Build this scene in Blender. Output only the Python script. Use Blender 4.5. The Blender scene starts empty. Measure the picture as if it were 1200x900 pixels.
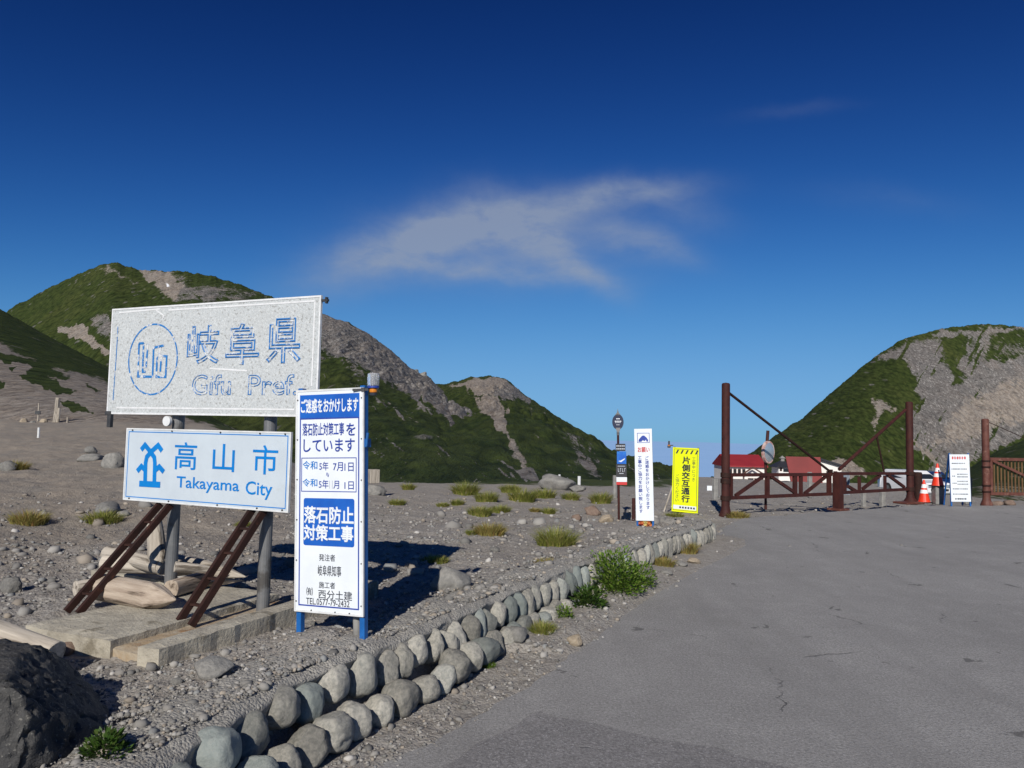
import bpy, bmesh, math, random
import numpy as np
from mathutils import Vector, Matrix, Euler, noise as mnoise

random.seed(7)
RNG = np.random.default_rng(11)
S = bpy.context.scene
COL = S.collection
R = math.radians

# ------------------------------------------------------------------ camera
FPX, PITCH, ROLL, EYE = 870.0, R(3.62), 0.021, 1.6
cF = Vector((0, math.cos(PITCH), math.sin(PITCH)))
r0, u0 = Vector((1, 0, 0)), Vector((0, -math.sin(PITCH), math.cos(PITCH)))
cR = r0 * math.cos(ROLL) + u0 * math.sin(ROLL)
cU = u0 * math.cos(ROLL) - r0 * math.sin(ROLL)
CAM = Vector((0, 0, EYE))
cam_data = bpy.data.cameras.new('camera')
cam_data.sensor_width = 36.0
cam_data.lens = FPX * 36 / 1200
cam_data.clip_start, cam_data.clip_end = 0.05, 120000
cam = bpy.data.objects.new('camera', cam_data)
COL.objects.link(cam)
mw = Matrix((cR, cU, -cF)).transposed().to_4x4()
mw.translation = CAM
cam.matrix_world = mw
S.camera = cam

# ------------------------------------------------------------------ sun, sky, exposure
SUN_EL, SUN_ROT = R(31.0), R(192.0)
to_sun = Vector((math.sin(SUN_ROT) * math.cos(SUN_EL), math.cos(SUN_ROT) * math.cos(SUN_EL), math.sin(SUN_EL)))
sd = bpy.data.lights.new('sun', 'SUN')
sd.energy, sd.angle, sd.color = 4.6, R(0.5), (1.0, 0.95, 0.87)
sun = bpy.data.objects.new('sun', sd)
COL.objects.link(sun)
sun.rotation_euler = (-to_sun).to_track_quat('-Z', 'Y').to_euler()
sun.location = (0, -10, 30)
S.view_settings.view_transform = 'Standard'
S.view_settings.look = 'None'
S.view_settings.gamma = 1.0
S.view_settings.exposure = 0.0
S.view_settings.use_curve_mapping = False

def pray(u, v):
    return cR * ((u - 600) / FPX) + cU * ((450 - v) / FPX) + cF

world = bpy.data.worlds.new('World')
S.world = world
world.use_nodes = True
wt = world.node_tree
wt.nodes.clear()

class NT:
    """small helper to write node trees"""
    def __init__(s, tree): s.t = tree
    def n(s, kind, **kw):
        nd = s.t.nodes.new(kind)
        for k, v in kw.items(): setattr(nd, k, v)
        return nd
    def put(s, sock, val):
        if val is None: return
        if isinstance(val, bpy.types.NodeSocket): s.t.links.new(val, sock)
        elif isinstance(val, (tuple, list)) and len(val) == 3 and sock.type == 'RGBA': sock.default_value = (*val, 1)
        else: sock.default_value = val
    def m(s, op, a, b=None, c=None, clamp=False):
        nd = s.n('ShaderNodeMath', operation=op, use_clamp=clamp)
        s.put(nd.inputs[0], a); s.put(nd.inputs[1], b); s.put(nd.inputs[2], c)
        return nd.outputs[0]
    def mix(s, f, a, b, mode='MIX'):
        nd = s.n('ShaderNodeMix', data_type='RGBA', blend_type=mode, clamp_factor=True)
        s.put(nd.inputs[0], f); s.put(nd.inputs[6], a); s.put(nd.inputs[7], b)
        return nd.outputs[2]
    def noise(s, vec, scale, detail=4, rough=0.55, dist=0.0, out=0):
        nd = s.n('ShaderNodeTexNoise')
        s.put(nd.inputs['Vector'], vec); nd.inputs['Scale'].default_value = scale
        nd.inputs['Detail'].default_value = detail; nd.inputs['Roughness'].default_value = rough
        nd.inputs['Distortion'].default_value = dist
        return nd.outputs[out]
    def voro(s, vec, scale, feature='F1', out='Distance', rand=1.0):
        nd = s.n('ShaderNodeTexVoronoi', feature=feature)
        s.put(nd.inputs['Vector'], vec); nd.inputs['Scale'].default_value = scale
        nd.inputs['Randomness'].default_value = rand
        return nd.outputs[out]
    def ss(s, x, lo, hi):
        if lo > hi: return s.m('SUBTRACT', 1.0, s.ss(x, hi, lo))
        nd = s.n('ShaderNodeMapRange', interpolation_type='SMOOTHSTEP')
        s.put(nd.inputs[0], x); nd.inputs[1].default_value = lo; nd.inputs[2].default_value = hi
        return nd.outputs[0]
    def sep(s, v):
        nd = s.n('ShaderNodeSeparateXYZ'); s.put(nd.inputs[0], v); return nd.outputs
    def comb(s, x, y, z):
        nd = s.n('ShaderNodeCombineXYZ')
        for i, q in enumerate((x, y, z)): s.put(nd.inputs[i], q)
        return nd.outputs[0]
    def bump(s, h, strength=0.5, dist=0.01):
        nd = s.n('ShaderNodeBump'); nd.inputs['Strength'].default_value = strength
        nd.inputs['Distance'].default_value = dist; s.put(nd.inputs['Height'], h)
        return nd.outputs[0]

W = NT(wt)
sky = W.n('ShaderNodeTexSky', sky_type='NISHITA')
sky.sun_disc = False
sky.sun_elevation, sky.sun_rotation = SUN_EL, SUN_ROT
sky.altitude, sky.air_density, sky.dust_density, sky.ozone_density = 2700, 1.0, 0.25, 4.0
tc = W.n('ShaderNodeTexCoord').outputs['Generated']
wx, wy, wz = W.sep(tc)[:3]
wyc = W.m('MAXIMUM', wy, 0.02)
ca, ce = W.m('DIVIDE', wx, wyc), W.m('DIVIDE', wz, wyc)
cvec = W.comb(ca, ce, 0.0)
nd_ = W.noise(cvec, 6.0, 5, 0.6, 0, 1)
dsx = W.sep(nd_)
ca2 = W.m('ADD', ca, W.m('MULTIPLY', W.m('SUBTRACT', dsx[0], 0.5), 0.05))
ce2 = W.m('ADD', ce, W.m('MULTIPLY', W.m('SUBTRACT', dsx[1], 0.5), 0.05))
# wisps of one thin cloud: (azimuth, elevation) centre, half length, half width, slope, density
tot = None
for (u, v, a, b, ang, k) in [(515, 270, 85, 26, 16, .62), (596, 264, 58, 26, -20, .55), (440, 306, 100, 28, 20, .50), (560, 292, 120, 48, 0, .32), (700, 270, 90, 42, -5, .20),
                             (560, 318, 120, 13, -3, .46), (672, 238, 80, 17, 14, .50), (748, 222, 74, 16, 5, .42),
                             (690, 324, 46, 15, -28, .42), (757, 284, 56, 17, -20, .40), (648, 288, 40, 22, -42, .32),
                             (800, 245, 60, 20, -12, .16), (930, 130, 60, 8, 6, .07), (1040, 235, 90, 16, -5, .06)]:
    d = pray(u, v)
    cx, cz = d.x / d.y, d.z / d.y
    dx, dz = W.m('SUBTRACT', ca2, cx), W.m('SUBTRACT', ce2, cz)
    c_, s_ = math.cos(R(ang)), math.sin(R(ang))
    p = W.m('MULTIPLY_ADD', dx, c_ * FPX / a, W.m('MULTIPLY', dz, s_ * FPX / a))
    q = W.m('MULTIPLY_ADD', dx, -s_ * FPX / b, W.m('MULTIPLY', dz, c_ * FPX / b))
    rr = W.m('ADD', W.m('MULTIPLY', p, p), W.m('MULTIPLY', q, q))
    g = W.m('MULTIPLY', W.m('EXPONENT', W.m('MULTIPLY', rr, -1.0)), k)
    tot = g if tot is None else W.m('ADD', tot, g)
fine = W.noise(W.comb(W.m('MULTIPLY', ca2, 1.0), W.m('MULTIPLY', ce2, 2.2), 0.0), 9.0, 7, 0.62)
tot = W.m('MULTIPLY', tot, W.m('MULTIPLY_ADD', fine, 2.2, -0.12))
tot = W.m('MULTIPLY', tot, W.m('GREATER_THAN', wy, 0.05))
cloud_f = W.m('MINIMUM', W.m('MULTIPLY', tot, 0.86), 0.72)
SKY_STR = 0.1
# the camera's contrasty film response to the clear high-altitude sky, per channel: k*s^g rolled off at m
sc_ = W.n('ShaderNodeSeparateColor'); wt.links.new(sky.outputs[0], sc_.inputs[0])
chs = []
for i, (g, m_, k) in enumerate([(2.7, .20, 8.6), (2.45, .47, 6.2), (2.3, .86, 4.7)]):
    a = W.m('MULTIPLY', W.m('POWER', W.m('MULTIPLY', sc_.outputs[i], 0.085), g), k)
    chs.append(W.m('DIVIDE', W.m('DIVIDE', a, W.m('MULTIPLY_ADD', a, 1 / m_, 1.0)), SKY_STR))
cc_ = W.n('ShaderNodeCombineColor')
for i in range(3): wt.links.new(chs[i], cc_.inputs[i])
skycol = W.mix(cloud_f, cc_.outputs[0], (3.0, 3.5, 4.4))
bg = W.n('ShaderNodeBackground'); bg.inputs['Strength'].default_value = SKY_STR
wt.links.new(skycol, bg.inputs['Color'])
wo = W.n('ShaderNodeOutputWorld')
wt.links.new(bg.outputs[0], wo.inputs['Surface'])

# ------------------------------------------------------------------ helpers
def gp(u, v, z=0.0):
    d = pray(u, v)
    return CAM + d * ((z - EYE) / d.z)

def at(u, v, Y):
    d = pray(u, v)
    return CAM + d * (Y / d.y)

def loc(root, u, v, y=0.0):
    """point of the root's own plane y=const that lies on the sight line, in root coordinates"""
    M = Matrix.LocRotScale(root.location, root.rotation_euler, None).inverted()
    o, d = M @ CAM, M.to_3x3() @ pray(u, v)
    return o + d * ((y - o.y) / d.y)

class MB:
    def __init__(s): s.v, s.f, s.mi = [], [], []
    def add(s, vs, fs, mi=0):
        b = len(s.v); s.v += [tuple(q) for q in vs]
        s.f += [tuple(i + b for i in f) for f in fs]; s.mi += [mi] * len(fs)
        return s
    def box(s, c, size, rot=None, mi=0):
        hx, hy, hz = size[0] / 2, size[1] / 2, size[2] / 2
        vs = [Vector((x, y, z)) for x in (-hx, hx) for y in (-hy, hy) for z in (-hz, hz)]
        if rot is not None: vs = [rot @ q for q in vs]
        c = Vector(c)
        return s.add([q + c for q in vs], [(0, 1, 3, 2), (4, 6, 7, 5), (0, 4, 5, 1), (2, 3, 7, 6), (0, 2, 6, 4), (1, 5, 7, 3)], mi)
    def bar(s, p, q, w, h, up=(0, 0, 1), mi=0):
        p, q = Vector(p), Vector(q); d = (q - p); L = d.length; d.normalize()
        up = Vector(up); sx = d.cross(up)
        if sx.length < 1e-3: sx = d.cross(Vector((0, 1, 0)))
        sx.normalize(); uz = sx.cross(d)
        return s.box((p + q) / 2, (w, L, h), Matrix((sx, d, uz)).transposed(), mi)
    def tube(s, pts, rad, n=10, cap=True, mi=0):
        pts = [Vector(p) for p in pts]
        if not isinstance(rad, (list, tuple)): rad = [rad] * len(pts)
        vs, fs = [], []
        for i, p in enumerate(pts):
            d = (pts[min(i + 1, len(pts) - 1)] - pts[max(i - 1, 0)]).normalized()
            a = d.cross(Vector((0, 0, 1)))
            if a.length < 1e-3: a = d.cross(Vector((0, 1, 0)))
            a.normalize(); b = a.cross(d)
            for k in range(n):
                t = 2 * math.pi * k / n
                vs.append(p + (a * math.cos(t) + b * math.sin(t)) * rad[i])
        for i in range(len(pts) - 1):
            for k in range(n):
                k2 = (k + 1) % n
                fs.append((i * n + k, i * n + k2, (i + 1) * n + k2, (i + 1) * n + k))
        if cap:
            fs.append(tuple(range(n - 1, -1, -1))); o = (len(pts) - 1) * n
            fs.append(tuple(o + k for k in range(n)))
        return s.add(vs, fs, mi)
    def plate(s, pts, y0, y1, mi=0):
        """outline in (x,z) thickened from y0 (front) to y1"""
        n = len(pts)
        vs = [(x, y0, z) for x, z in pts] + [(x, y1, z) for x, z in pts]
        ar = sum(pts[i][0] * pts[(i + 1) % n][1] - pts[(i + 1) % n][0] * pts[i][1] for i in range(n))
        idx = list(range(n)) if ar > 0 else list(range(n - 1, -1, -1))
        fs = [tuple(idx), tuple(n + i for i in reversed(idx))]
        for k in range(n):
            a, b = idx[k], idx[(k + 1) % n]
            fs.append((b, a, n + a, n + b))
        return s.add(vs, fs, mi)
    def frame(s, x0, x1, z0, z1, w, y0, y1, mi=0):
        for r in ((x0, x1, z1 - w, z1), (x0, x1, z0, z0 + w), (x0, x0 + w, z0 + w, z1 - w), (x1 - w, x1, z0 + w, z1 - w)):
            s.box(((r[0] + r[1]) / 2, (y0 + y1) / 2, (r[2] + r[3]) / 2), (r[1] - r[0], abs(y1 - y0), r[3] - r[2]), None, mi)
        return s
    def lathe(s, prof, n=20, c=(0, 0, 0), mi=0):
        return s.tube([Vector(c) + Vector((0, 0, z)) for r, z in prof], [max(r, 1e-4) for r, z in prof], n, True, mi)
    def build(s, name, mat, parent=None, bevel=0.0, smooth=False, seg=1):
        me = bpy.data.meshes.new(name)
        me.from_pydata(s.v, [], s.f)
        bm = bmesh.new(); bm.from_mesh(me)
        bmesh.ops.recalc_face_normals(bm, faces=bm.faces)
        if bevel:
            ed = [e for e in bm.edges if len(e.link_faces) == 2 and e.calc_face_angle(0) > 0.6]
            bmesh.ops.bevel(bm, geom=ed, offset=bevel, segments=seg, affect='EDGES', clamp_overlap=True)
        bm.to_mesh(me); bm.free()
        mats = mat if isinstance(mat, (list, tuple)) else [mat]
        for m_ in mats: me.materials.append(m_)
        if len(mats) > 1 and not bevel:
            for p, i in zip(me.polygons, s.mi): p.material_index = i
        if smooth:
            for p in me.polygons: p.use_smooth = True
        o = bpy.data.objects.new(name, me); COL.objects.link(o)
        if parent is not None: o.parent = parent
        return o

def tag(o, label=None, cat=None, group=None, kind=None):
    if label: o['label'] = label
    if cat: o['category'] = cat
    if group: o['group'] = group
    if kind: o['kind'] = kind
    return o

def thing(name, label, cat, pos, rot=(0, 0, 0), group=None):
    o = bpy.data.objects.new(name, None); COL.objects.link(o)
    o.location = pos; o.rotation_euler = rot; o.empty_display_size = 0.2
    return tag(o, label, cat, group)

def np_mesh(name, verts, tris, mats, smooth=False):
    me = bpy.data.meshes.new(name)
    nv, nf, k = len(verts), len(tris), tris.shape[1]
    me.vertices.add(nv); me.vertices.foreach_set('co', np.ascontiguousarray(verts, dtype=np.float32).ravel())
    me.loops.add(nf * k); me.loops.foreach_set('vertex_index', np.ascontiguousarray(tris, dtype=np.int32).ravel())
    me.polygons.add(nf)
    me.polygons.foreach_set('loop_start', np.arange(0, nf * k, k, dtype=np.int32))
    if smooth: me.polygons.foreach_set('use_smooth', np.ones(nf, dtype=bool))
    me.update(calc_edges=True); me.validate()
    for m_ in mats: me.materials.append(m_)
    return me

def vcol(me, name, arr):
    a = me.color_attributes.new(name, 'FLOAT_COLOR', 'POINT')
    full = np.ones((len(me.vertices), 4), dtype=np.float32); full[:, :arr.shape[1]] = arr
    a.data.foreach_set('color', full.ravel())

def link(me, name, parent=None):
    o = bpy.data.objects.new(name, me); COL.objects.link(o)
    if parent is not None: o.parent = parent
    return o

# numpy gradient noise
_perm = np.random.default_rng(5).permutation(4096)
_gr = np.random.default_rng(6).uniform(0, 2 * math.pi, 4096)
def pnoise(x, y, seed=0):
    xi, yi = np.floor(x).astype(np.int64), np.floor(y).astype(np.int64)
    fx, fy = x - xi, y - yi
    def g(ix, iy, dx, dy):
        h = _gr[_perm[(_perm[(ix + seed * 57) & 4095] + iy) & 4095]]
        return np.cos(h) * dx + np.sin(h) * dy
    sx, sy = fx * fx * fx * (fx * (fx * 6 - 15) + 10), fy * fy * fy * (fy * (fy * 6 - 15) + 10)
    a = g(xi, yi, fx, fy) * (1 - sx) + g(xi + 1, yi, fx - 1, fy) * sx
    b = g(xi, yi + 1, fx, fy - 1) * (1 - sx) + g(xi + 1, yi + 1, fx - 1, fy - 1) * sx
    return (a * (1 - sy) + b * sy) * 1.5
def fbm(x, y, oct=5, seed=0, gain=0.5):
    t, a = 0, 1.0
    for k in range(oct):
        t = t + a * pnoise(x * 2 ** k, y * 2 ** k, seed + k); a *= gain
    return t
def sstep(lo, hi, x):
    t = np.clip((x - lo) / (hi - lo), 0, 1); return t * t * (3 - 2 * t)
def seg_dist(x, y, pts, closed=False):
    """distance to a polyline and side (+ = left of its direction)"""
    best = np.full(np.shape(x), 1e9); side = np.zeros(np.shape(x))
    n = len(pts)
    for i in range(n if closed else n - 1):
        ax, ay = pts[i]; bx, by = pts[(i + 1) % n]
        ex, ey = bx - ax, by - ay; L2 = ex * ex + ey * ey
        t = np.clip(((x - ax) * ex + (y - ay) * ey) / L2, 0, 1)
        d = np.hypot(x - ax - t * ex, y - ay - t * ey)
        s_ = np.sign(ex * (y - ay) - ey * (x - ax))
        m_ = d < best
        best = np.where(m_, d, best); side = np.where(m_, s_, side)
    return best, side
def in_poly(x, y, pts):
    c = np.zeros(np.shape(x), dtype=bool); n = len(pts)
    for i in range(n):
        ax, ay = pts[i]; bx, by = pts[(i + 1) % n]
        if ay == by: continue
        c ^= ((ay > y) != (by > y)) & (x < (bx - ax) * (y - ay) / (by - ay) + ax)
    return c
def poly_sd(x, y, pts):
    d, _ = seg_dist(x, y, pts, True)
    return np.where(in_poly(x, y, pts), -d, d)

# ------------------------------------------------------------------ materials
def mat(name, c1, c2=None, scale=8.0, rough=0.7, bump=0.0, bscale=None, metal=0.0, c3=None, s3=3.0, t3=0.6, coord='Object', rnd=0.0, bdist=0.004, stretch=None, spec=0.5):
    m_ = bpy.data.materials.new(name); m_.use_nodes = True
    t = NT(m_.node_tree); b = m_.node_tree.nodes['Principled BSDF']
    vec = t.n('ShaderNodeTexCoord').outputs[coord]
    if stretch:
        mp = t.n('ShaderNodeMapping'); mp.inputs['Scale'].default_value = stretch
        t.put(mp.inputs[0], vec); vec = mp.outputs[0]
    col = c1
    if c2 is not None:
        col = t.mix(t.ss(t.noise(vec, scale, 6, 0.62), 0.32, 0.68), c1, c2)
    if c3 is not None:
        col = t.mix(t.ss(t.noise(vec, s3, 7, 0.65), t3 - 0.06, t3 + 0.06), col, c3)
    if rnd:
        hsv = t.n('ShaderNodeHueSaturation')
        r_ = t.n('ShaderNodeObjectInfo').outputs['Random']
        t.put(hsv.inputs['Value'], t.m('MULTIPLY_ADD', r_, 2 * rnd, 1 - rnd))
        t.put(hsv.inputs['Color'], col); col = hsv.outputs[0]
    t.put(b.inputs['Base Color'], col)
    b.inputs['Roughness'].default_value = rough; b.inputs['Metallic'].default_value = metal
    b.inputs['Specular IOR Level'].default_value = spec
    if bump:
        t.put(b.inputs['Normal'], t.bump(t.noise(vec, bscale or scale * 2, 5, 0.6), bump, bdist))
    return m_

def stone_mat(name, c1, c2, c3, rnd=0.25, scale=14, tint=None, bd=.012):
    m_ = bpy.data.materials.new(name); m_.use_nodes = True
    t = NT(m_.node_tree); b = m_.node_tree.nodes['Principled BSDF']
    vec = t.n('ShaderNodeTexCoord').outputs['Object']
    oi = t.n('ShaderNodeObjectInfo')
    va = t.n('ShaderNodeVectorMath', operation='ADD')
    t.put(va.inputs[0], vec); t.put(va.inputs[1], oi.outputs['Location'])
    vec = va.outputs[0]
    big = t.noise(vec, scale * 0.35, 6, 0.65); sm = t.noise(vec, scale * 5, 4, 0.6)
    col = t.mix(t.ss(big, 0.35, 0.65), c1, c2)
    col = t.mix(t.m('MULTIPLY', t.ss(sm, 0.58, 0.7), 0.6), col, c3)
    col = t.mix(t.m('MULTIPLY', t.ss(t.noise(vec, scale * 9, 2), 0.6, 0.72), 0.55), col, (0.07, 0.07, 0.065))
    if tint is not None:
        col = t.mix(t.m('MULTIPLY', t.ss(t.m('FRACT', t.m('MULTIPLY', oi.outputs['Random'], 7.31)), 0.45, 1.0), 0.75), col, tint)
    hsv = t.n('ShaderNodeHueSaturation')
    t.put(hsv.inputs['Value'], t.m('MULTIPLY_ADD', oi.outputs['Random'], 2 * rnd, 1 - rnd))
    t.put(hsv.inputs['Color'], col)
    t.put(b.inputs['Base Color'], hsv.outputs[0]); b.inputs['Roughness'].default_value = 0.85
    b.inputs['Specular IOR Level'].default_value = 0.3
    t.put(b.inputs['Normal'], t.bump(t.m('ADD', big, t.m('MULTIPLY', sm, 0.35)), 0.8, bd))
    return m_

M = {}
M['rust'] = mat('rusty_steel', (0.036, 0.0095, 0.008), (0.060, 0.016, 0.012), 9, 0.7, 0.35, 40, 0.0, (0.10, 0.04, 0.027), 5, 0.66, spec=.3, stretch=(1, 1, .5))
M['rust_dark'] = mat('dark_rusty_steel', (0.020, 0.009, 0.007), (0.036, 0.014, 0.010), 12, 0.75, 0.3, 50, c3=(0.07, 0.026, 0.016), s3=9, t3=.66, spec=.25)
M['rust_far'] = mat('orange_rusty_steel', (0.085, 0.024, 0.016), (0.13, 0.045, 0.03), 9, 0.65, 0.3, 40, c3=(0.2, 0.1, 0.07), s3=6, t3=.6)
M['galv'] = mat('galvanised_steel', (0.14, 0.145, 0.15), (0.2, 0.2, 0.2), 7, 0.5, 0.1, 30, 0.3, (0.09, 0.085, 0.08), 4, .58)
M['dark_steel'] = mat('dark_steel', (0.03, 0.032, 0.035), (0.06, 0.06, 0.06), 10, 0.5)
M['white'] = mat('white_enamel', (0.76, 0.8, 0.83), (0.70, 0.74, 0.78), 5, 0.38, c3=(0.6, 0.61, 0.6), s3=4, t3=.70)
M['white_trim'] = mat('white_trim', (0.72, 0.73, 0.73), (0.6, 0.61, 0.6), 12, 0.5)
M['pale'] = mat('pale_sheeting', (0.53, 0.595, 0.645), (0.49, 0.55, 0.60), 6, 0.4, c3=(0.45, 0.49, 0.51), s3=3.5, t3=.68)
M['blue'] = mat('sign_blue', (0.012, 0.12, 0.50), (0.010, 0.09, 0.42), 6, 0.4)
M['navy'] = mat('sign_navy', (0.02, 0.05, 0.30), (0.025, 0.06, 0.33), 9, 0.45)
M['cyan'] = mat('sign_cyan', (0.0, 0.20, 0.58), (0.0, 0.17, 0.52), 6, 0.4)
M['frame_blue'] = mat('frame_blue', (0.006, 0.09, 0.30), (0.012, 0.13, 0.42), 6, 0.45, c3=(0.02, 0.05, 0.12), s3=14, t3=.68)
M['black'] = mat('sign_black', (0.03, 0.035, 0.05), None, 5, 0.5)
M['faint'] = mat('faded_print', (0.5, 0.54, 0.6), None, 5, 0.5)
M['red'] = mat('sign_red', (0.55, 0.03, 0.03), None, 5, 0.5)
M['yellow'] = mat('fluorescent_yellow', (0.80, 0.86, 0.0), (0.74, 0.82, 0.0), 5, 0.5)
M['concrete'] = mat('old_concrete', (0.42, 0.385, 0.31), (0.30, 0.272, 0.22), 6, 0.9, 1.0, 40, 0, (0.20, 0.175, 0.13), 4.5, .60, bdist=.012)
M['post_grey'] = mat('grey_stone_post', (0.27, 0.265, 0.25), (0.19, 0.185, 0.175), 9, 0.9, 0.5, 40)
M['mortar'] = None
M['wood'] = mat('weathered_wood', (0.47, 0.42, 0.35), (0.32, 0.28, 0.23), 4.0, 0.9, 1.0, 6, 0, (0.10, 0.08, 0.06), 2.6, .575, stretch=(7, 7, .7), rnd=.18)
M['wood_warm'] = mat('brown_wood', (0.45, 0.375, 0.295), (0.30, 0.235, 0.18), 4.0, 0.9, 1.0, 6, 0, (0.09, 0.065, 0.045), 2.4, .58, stretch=(7, 7, .7))
M['cone'] = mat('cone_red', (0.80, 0.045, 0.012), (0.70, 0.035, 0.01), 8, 0.45)
M['cone_white'] = mat('cone_white', (0.80, 0.80, 0.80), None, 8, 0.4)
M['rubber'] = mat('black_rubber', (0.02, 0.02, 0.02), None, 8, 0.7)
M['plaster'] = mat('white_plaster', (0.80, 0.78, 0.74), (0.74, 0.72, 0.68), 0.7, 0.8)
M['roof_red'] = mat('red_sheet_roof', (0.30, 0.026, 0.03), (0.25, 0.022, 0.026), 0.5, 0.5)
M['roof_dull'] = mat('dull_red_sheet', (0.205, 0.035, 0.032), (0.17, 0.03, 0.028), 0.4, 0.6)
M['roof_dark'] = mat('dark_roof', (0.02, 0.022, 0.03), (0.03, 0.03, 0.035), 1, 0.6)
M['glass_dark'] = mat('dark_glass', (0.02, 0.025, 0.03), None, 2, 0.15)
M['brown_trim'] = mat('brown_timber', (0.09, 0.04, 0.03), None, 2, 0.7)
M['gold_wood'] = mat('old_timber_slats', (0.15, 0.085, 0.03), (0.10, 0.05, 0.02), 5, 0.8)
M['carpaint'] = mat('white_car_paint', (0.74, 0.75, 0.76), None, 2, 0.25)
M['bluepaint'] = mat('dark_blue_car_paint', (0.012, 0.03, 0.10), None, 2, 0.25)
M['carblue'] = mat('blue_stripe', (0.03, 0.10, 0.38), None, 2, 0.3)
M['amber'] = mat('amber_plastic', (0.62, 0.20, 0.008), None, 8, 0.35)
M['mirror'] = mat('mirror_glass', (0.62, 0.68, 0.72), (0.5, 0.56, 0.60), 3, 0.25, metal=.6)
M['mirror_rim'] = mat('faded_pink_rim', (0.42, 0.20, 0.17), (0.6, 0.5, 0.46), 9, 0.6)
M['stone'] = stone_mat('kerb_stone', (0.23, 0.225, 0.20), (0.37, 0.35, 0.305), (0.56, 0.54, 0.48), .36, 14, (0.20, 0.24, 0.235))
M['rock'] = stone_mat('grey_rock', (0.17, 0.165, 0.155), (0.25, 0.24, 0.22), (0.36, 0.35, 0.32), .22, 10)
M['rock_tan'] = stone_mat('tan_rock', (0.30, 0.24, 0.17), (0.38, 0.32, 0.24), (0.45, 0.40, 0.32), .15, 10)
M['rock_brown'] = stone_mat('brown_rock', (0.17, 0.115, 0.09), (0.23, 0.17, 0.13), (0.32, 0.27, 0.22), .15, 10)
M['rock_dark'] = stone_mat('dark_boulder_rock', (0.040, 0.040, 0.042), (0.075, 0.073, 0.07), (0.27, 0.26, 0.23), .05, 9, bd=.03)

def tr_glass():
    m_ = bpy.data.materials.new('clear_plastic'); m_.use_nodes = True
    b = m_.node_tree.nodes['Principled BSDF']
    b.inputs['Base Color'].default_value = (0.86, 0.88, 0.92, 1); b.inputs['Roughness'].default_value = 0.12
    b.inputs['Transmission Weight'].default_value = 0.75; b.inputs['IOR'].default_value = 1.2
    return m_
M['clear'] = tr_glass()

def peeled():
    """white board whose film has weathered to a grey grain"""
    m_ = bpy.data.materials.new('weathered_board'); m_.use_nodes = True
    t = NT(m_.node_tree); b = m_.node_tree.nodes['Principled BSDF']
    vec = t.n('ShaderNodeTexCoord').outputs['Object']
    a = t.noise(vec, 120, 3, 0.7); c = t.noise(vec, 60, 3, 0.6); d = t.noise(vec, 3, 5, 0.6)
    col = t.mix(t.ss(a, 0.46, 0.60), (0.45, 0.475, 0.48), (0.58, 0.605, 0.605))
    col = t.mix(t.m('MULTIPLY', t.ss(c, 0.57, 0.65), 0.75), col, (0.24, 0.24, 0.23))
    col = t.mix(t.m('MULTIPLY', t.ss(d, 0.5, 0.75), 0.4), col, (0.46, 0.47, 0.46))
    col = t.mix(t.ss(t.noise(vec, 26, 5, 0.75), 0.69, 0.73), col, (0.8, 0.81, 0.82))
    t.put(b.inputs['Base Color'], col); b.inputs['Roughness'].default_value = 0.7
    t.put(b.inputs['Normal'], t.bump(a, 0.6, 0.002))
    return m_
M['peeled'] = peeled()

def flaked(name, blue, keep):
    m_ = bpy.data.materials.new(name); m_.use_nodes = True
    t = NT(m_.node_tree); b = m_.node_tree.nodes['Principled BSDF']
    vec = t.n('ShaderNodeTexCoord').outputs['Object']
    f = t.ss(t.noise(vec, 16, 5, 0.75), keep - 0.03, keep + 0.03)
    t.put(b.inputs['Base Color'], t.mix(f, blue, (0.62, 0.63, 0.63)))
    b.inputs['Roughness'].default_value = 0.55
    return m_
M['flaked'] = flaked('flaking_blue', (0.02, 0.17, 0.46), 0.552)
M['flaked_white'] = mat('flaking_white_edge', (0.74, 0.75, 0.76), (0.62, 0.63, 0.63), 26, 0.6)

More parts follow.
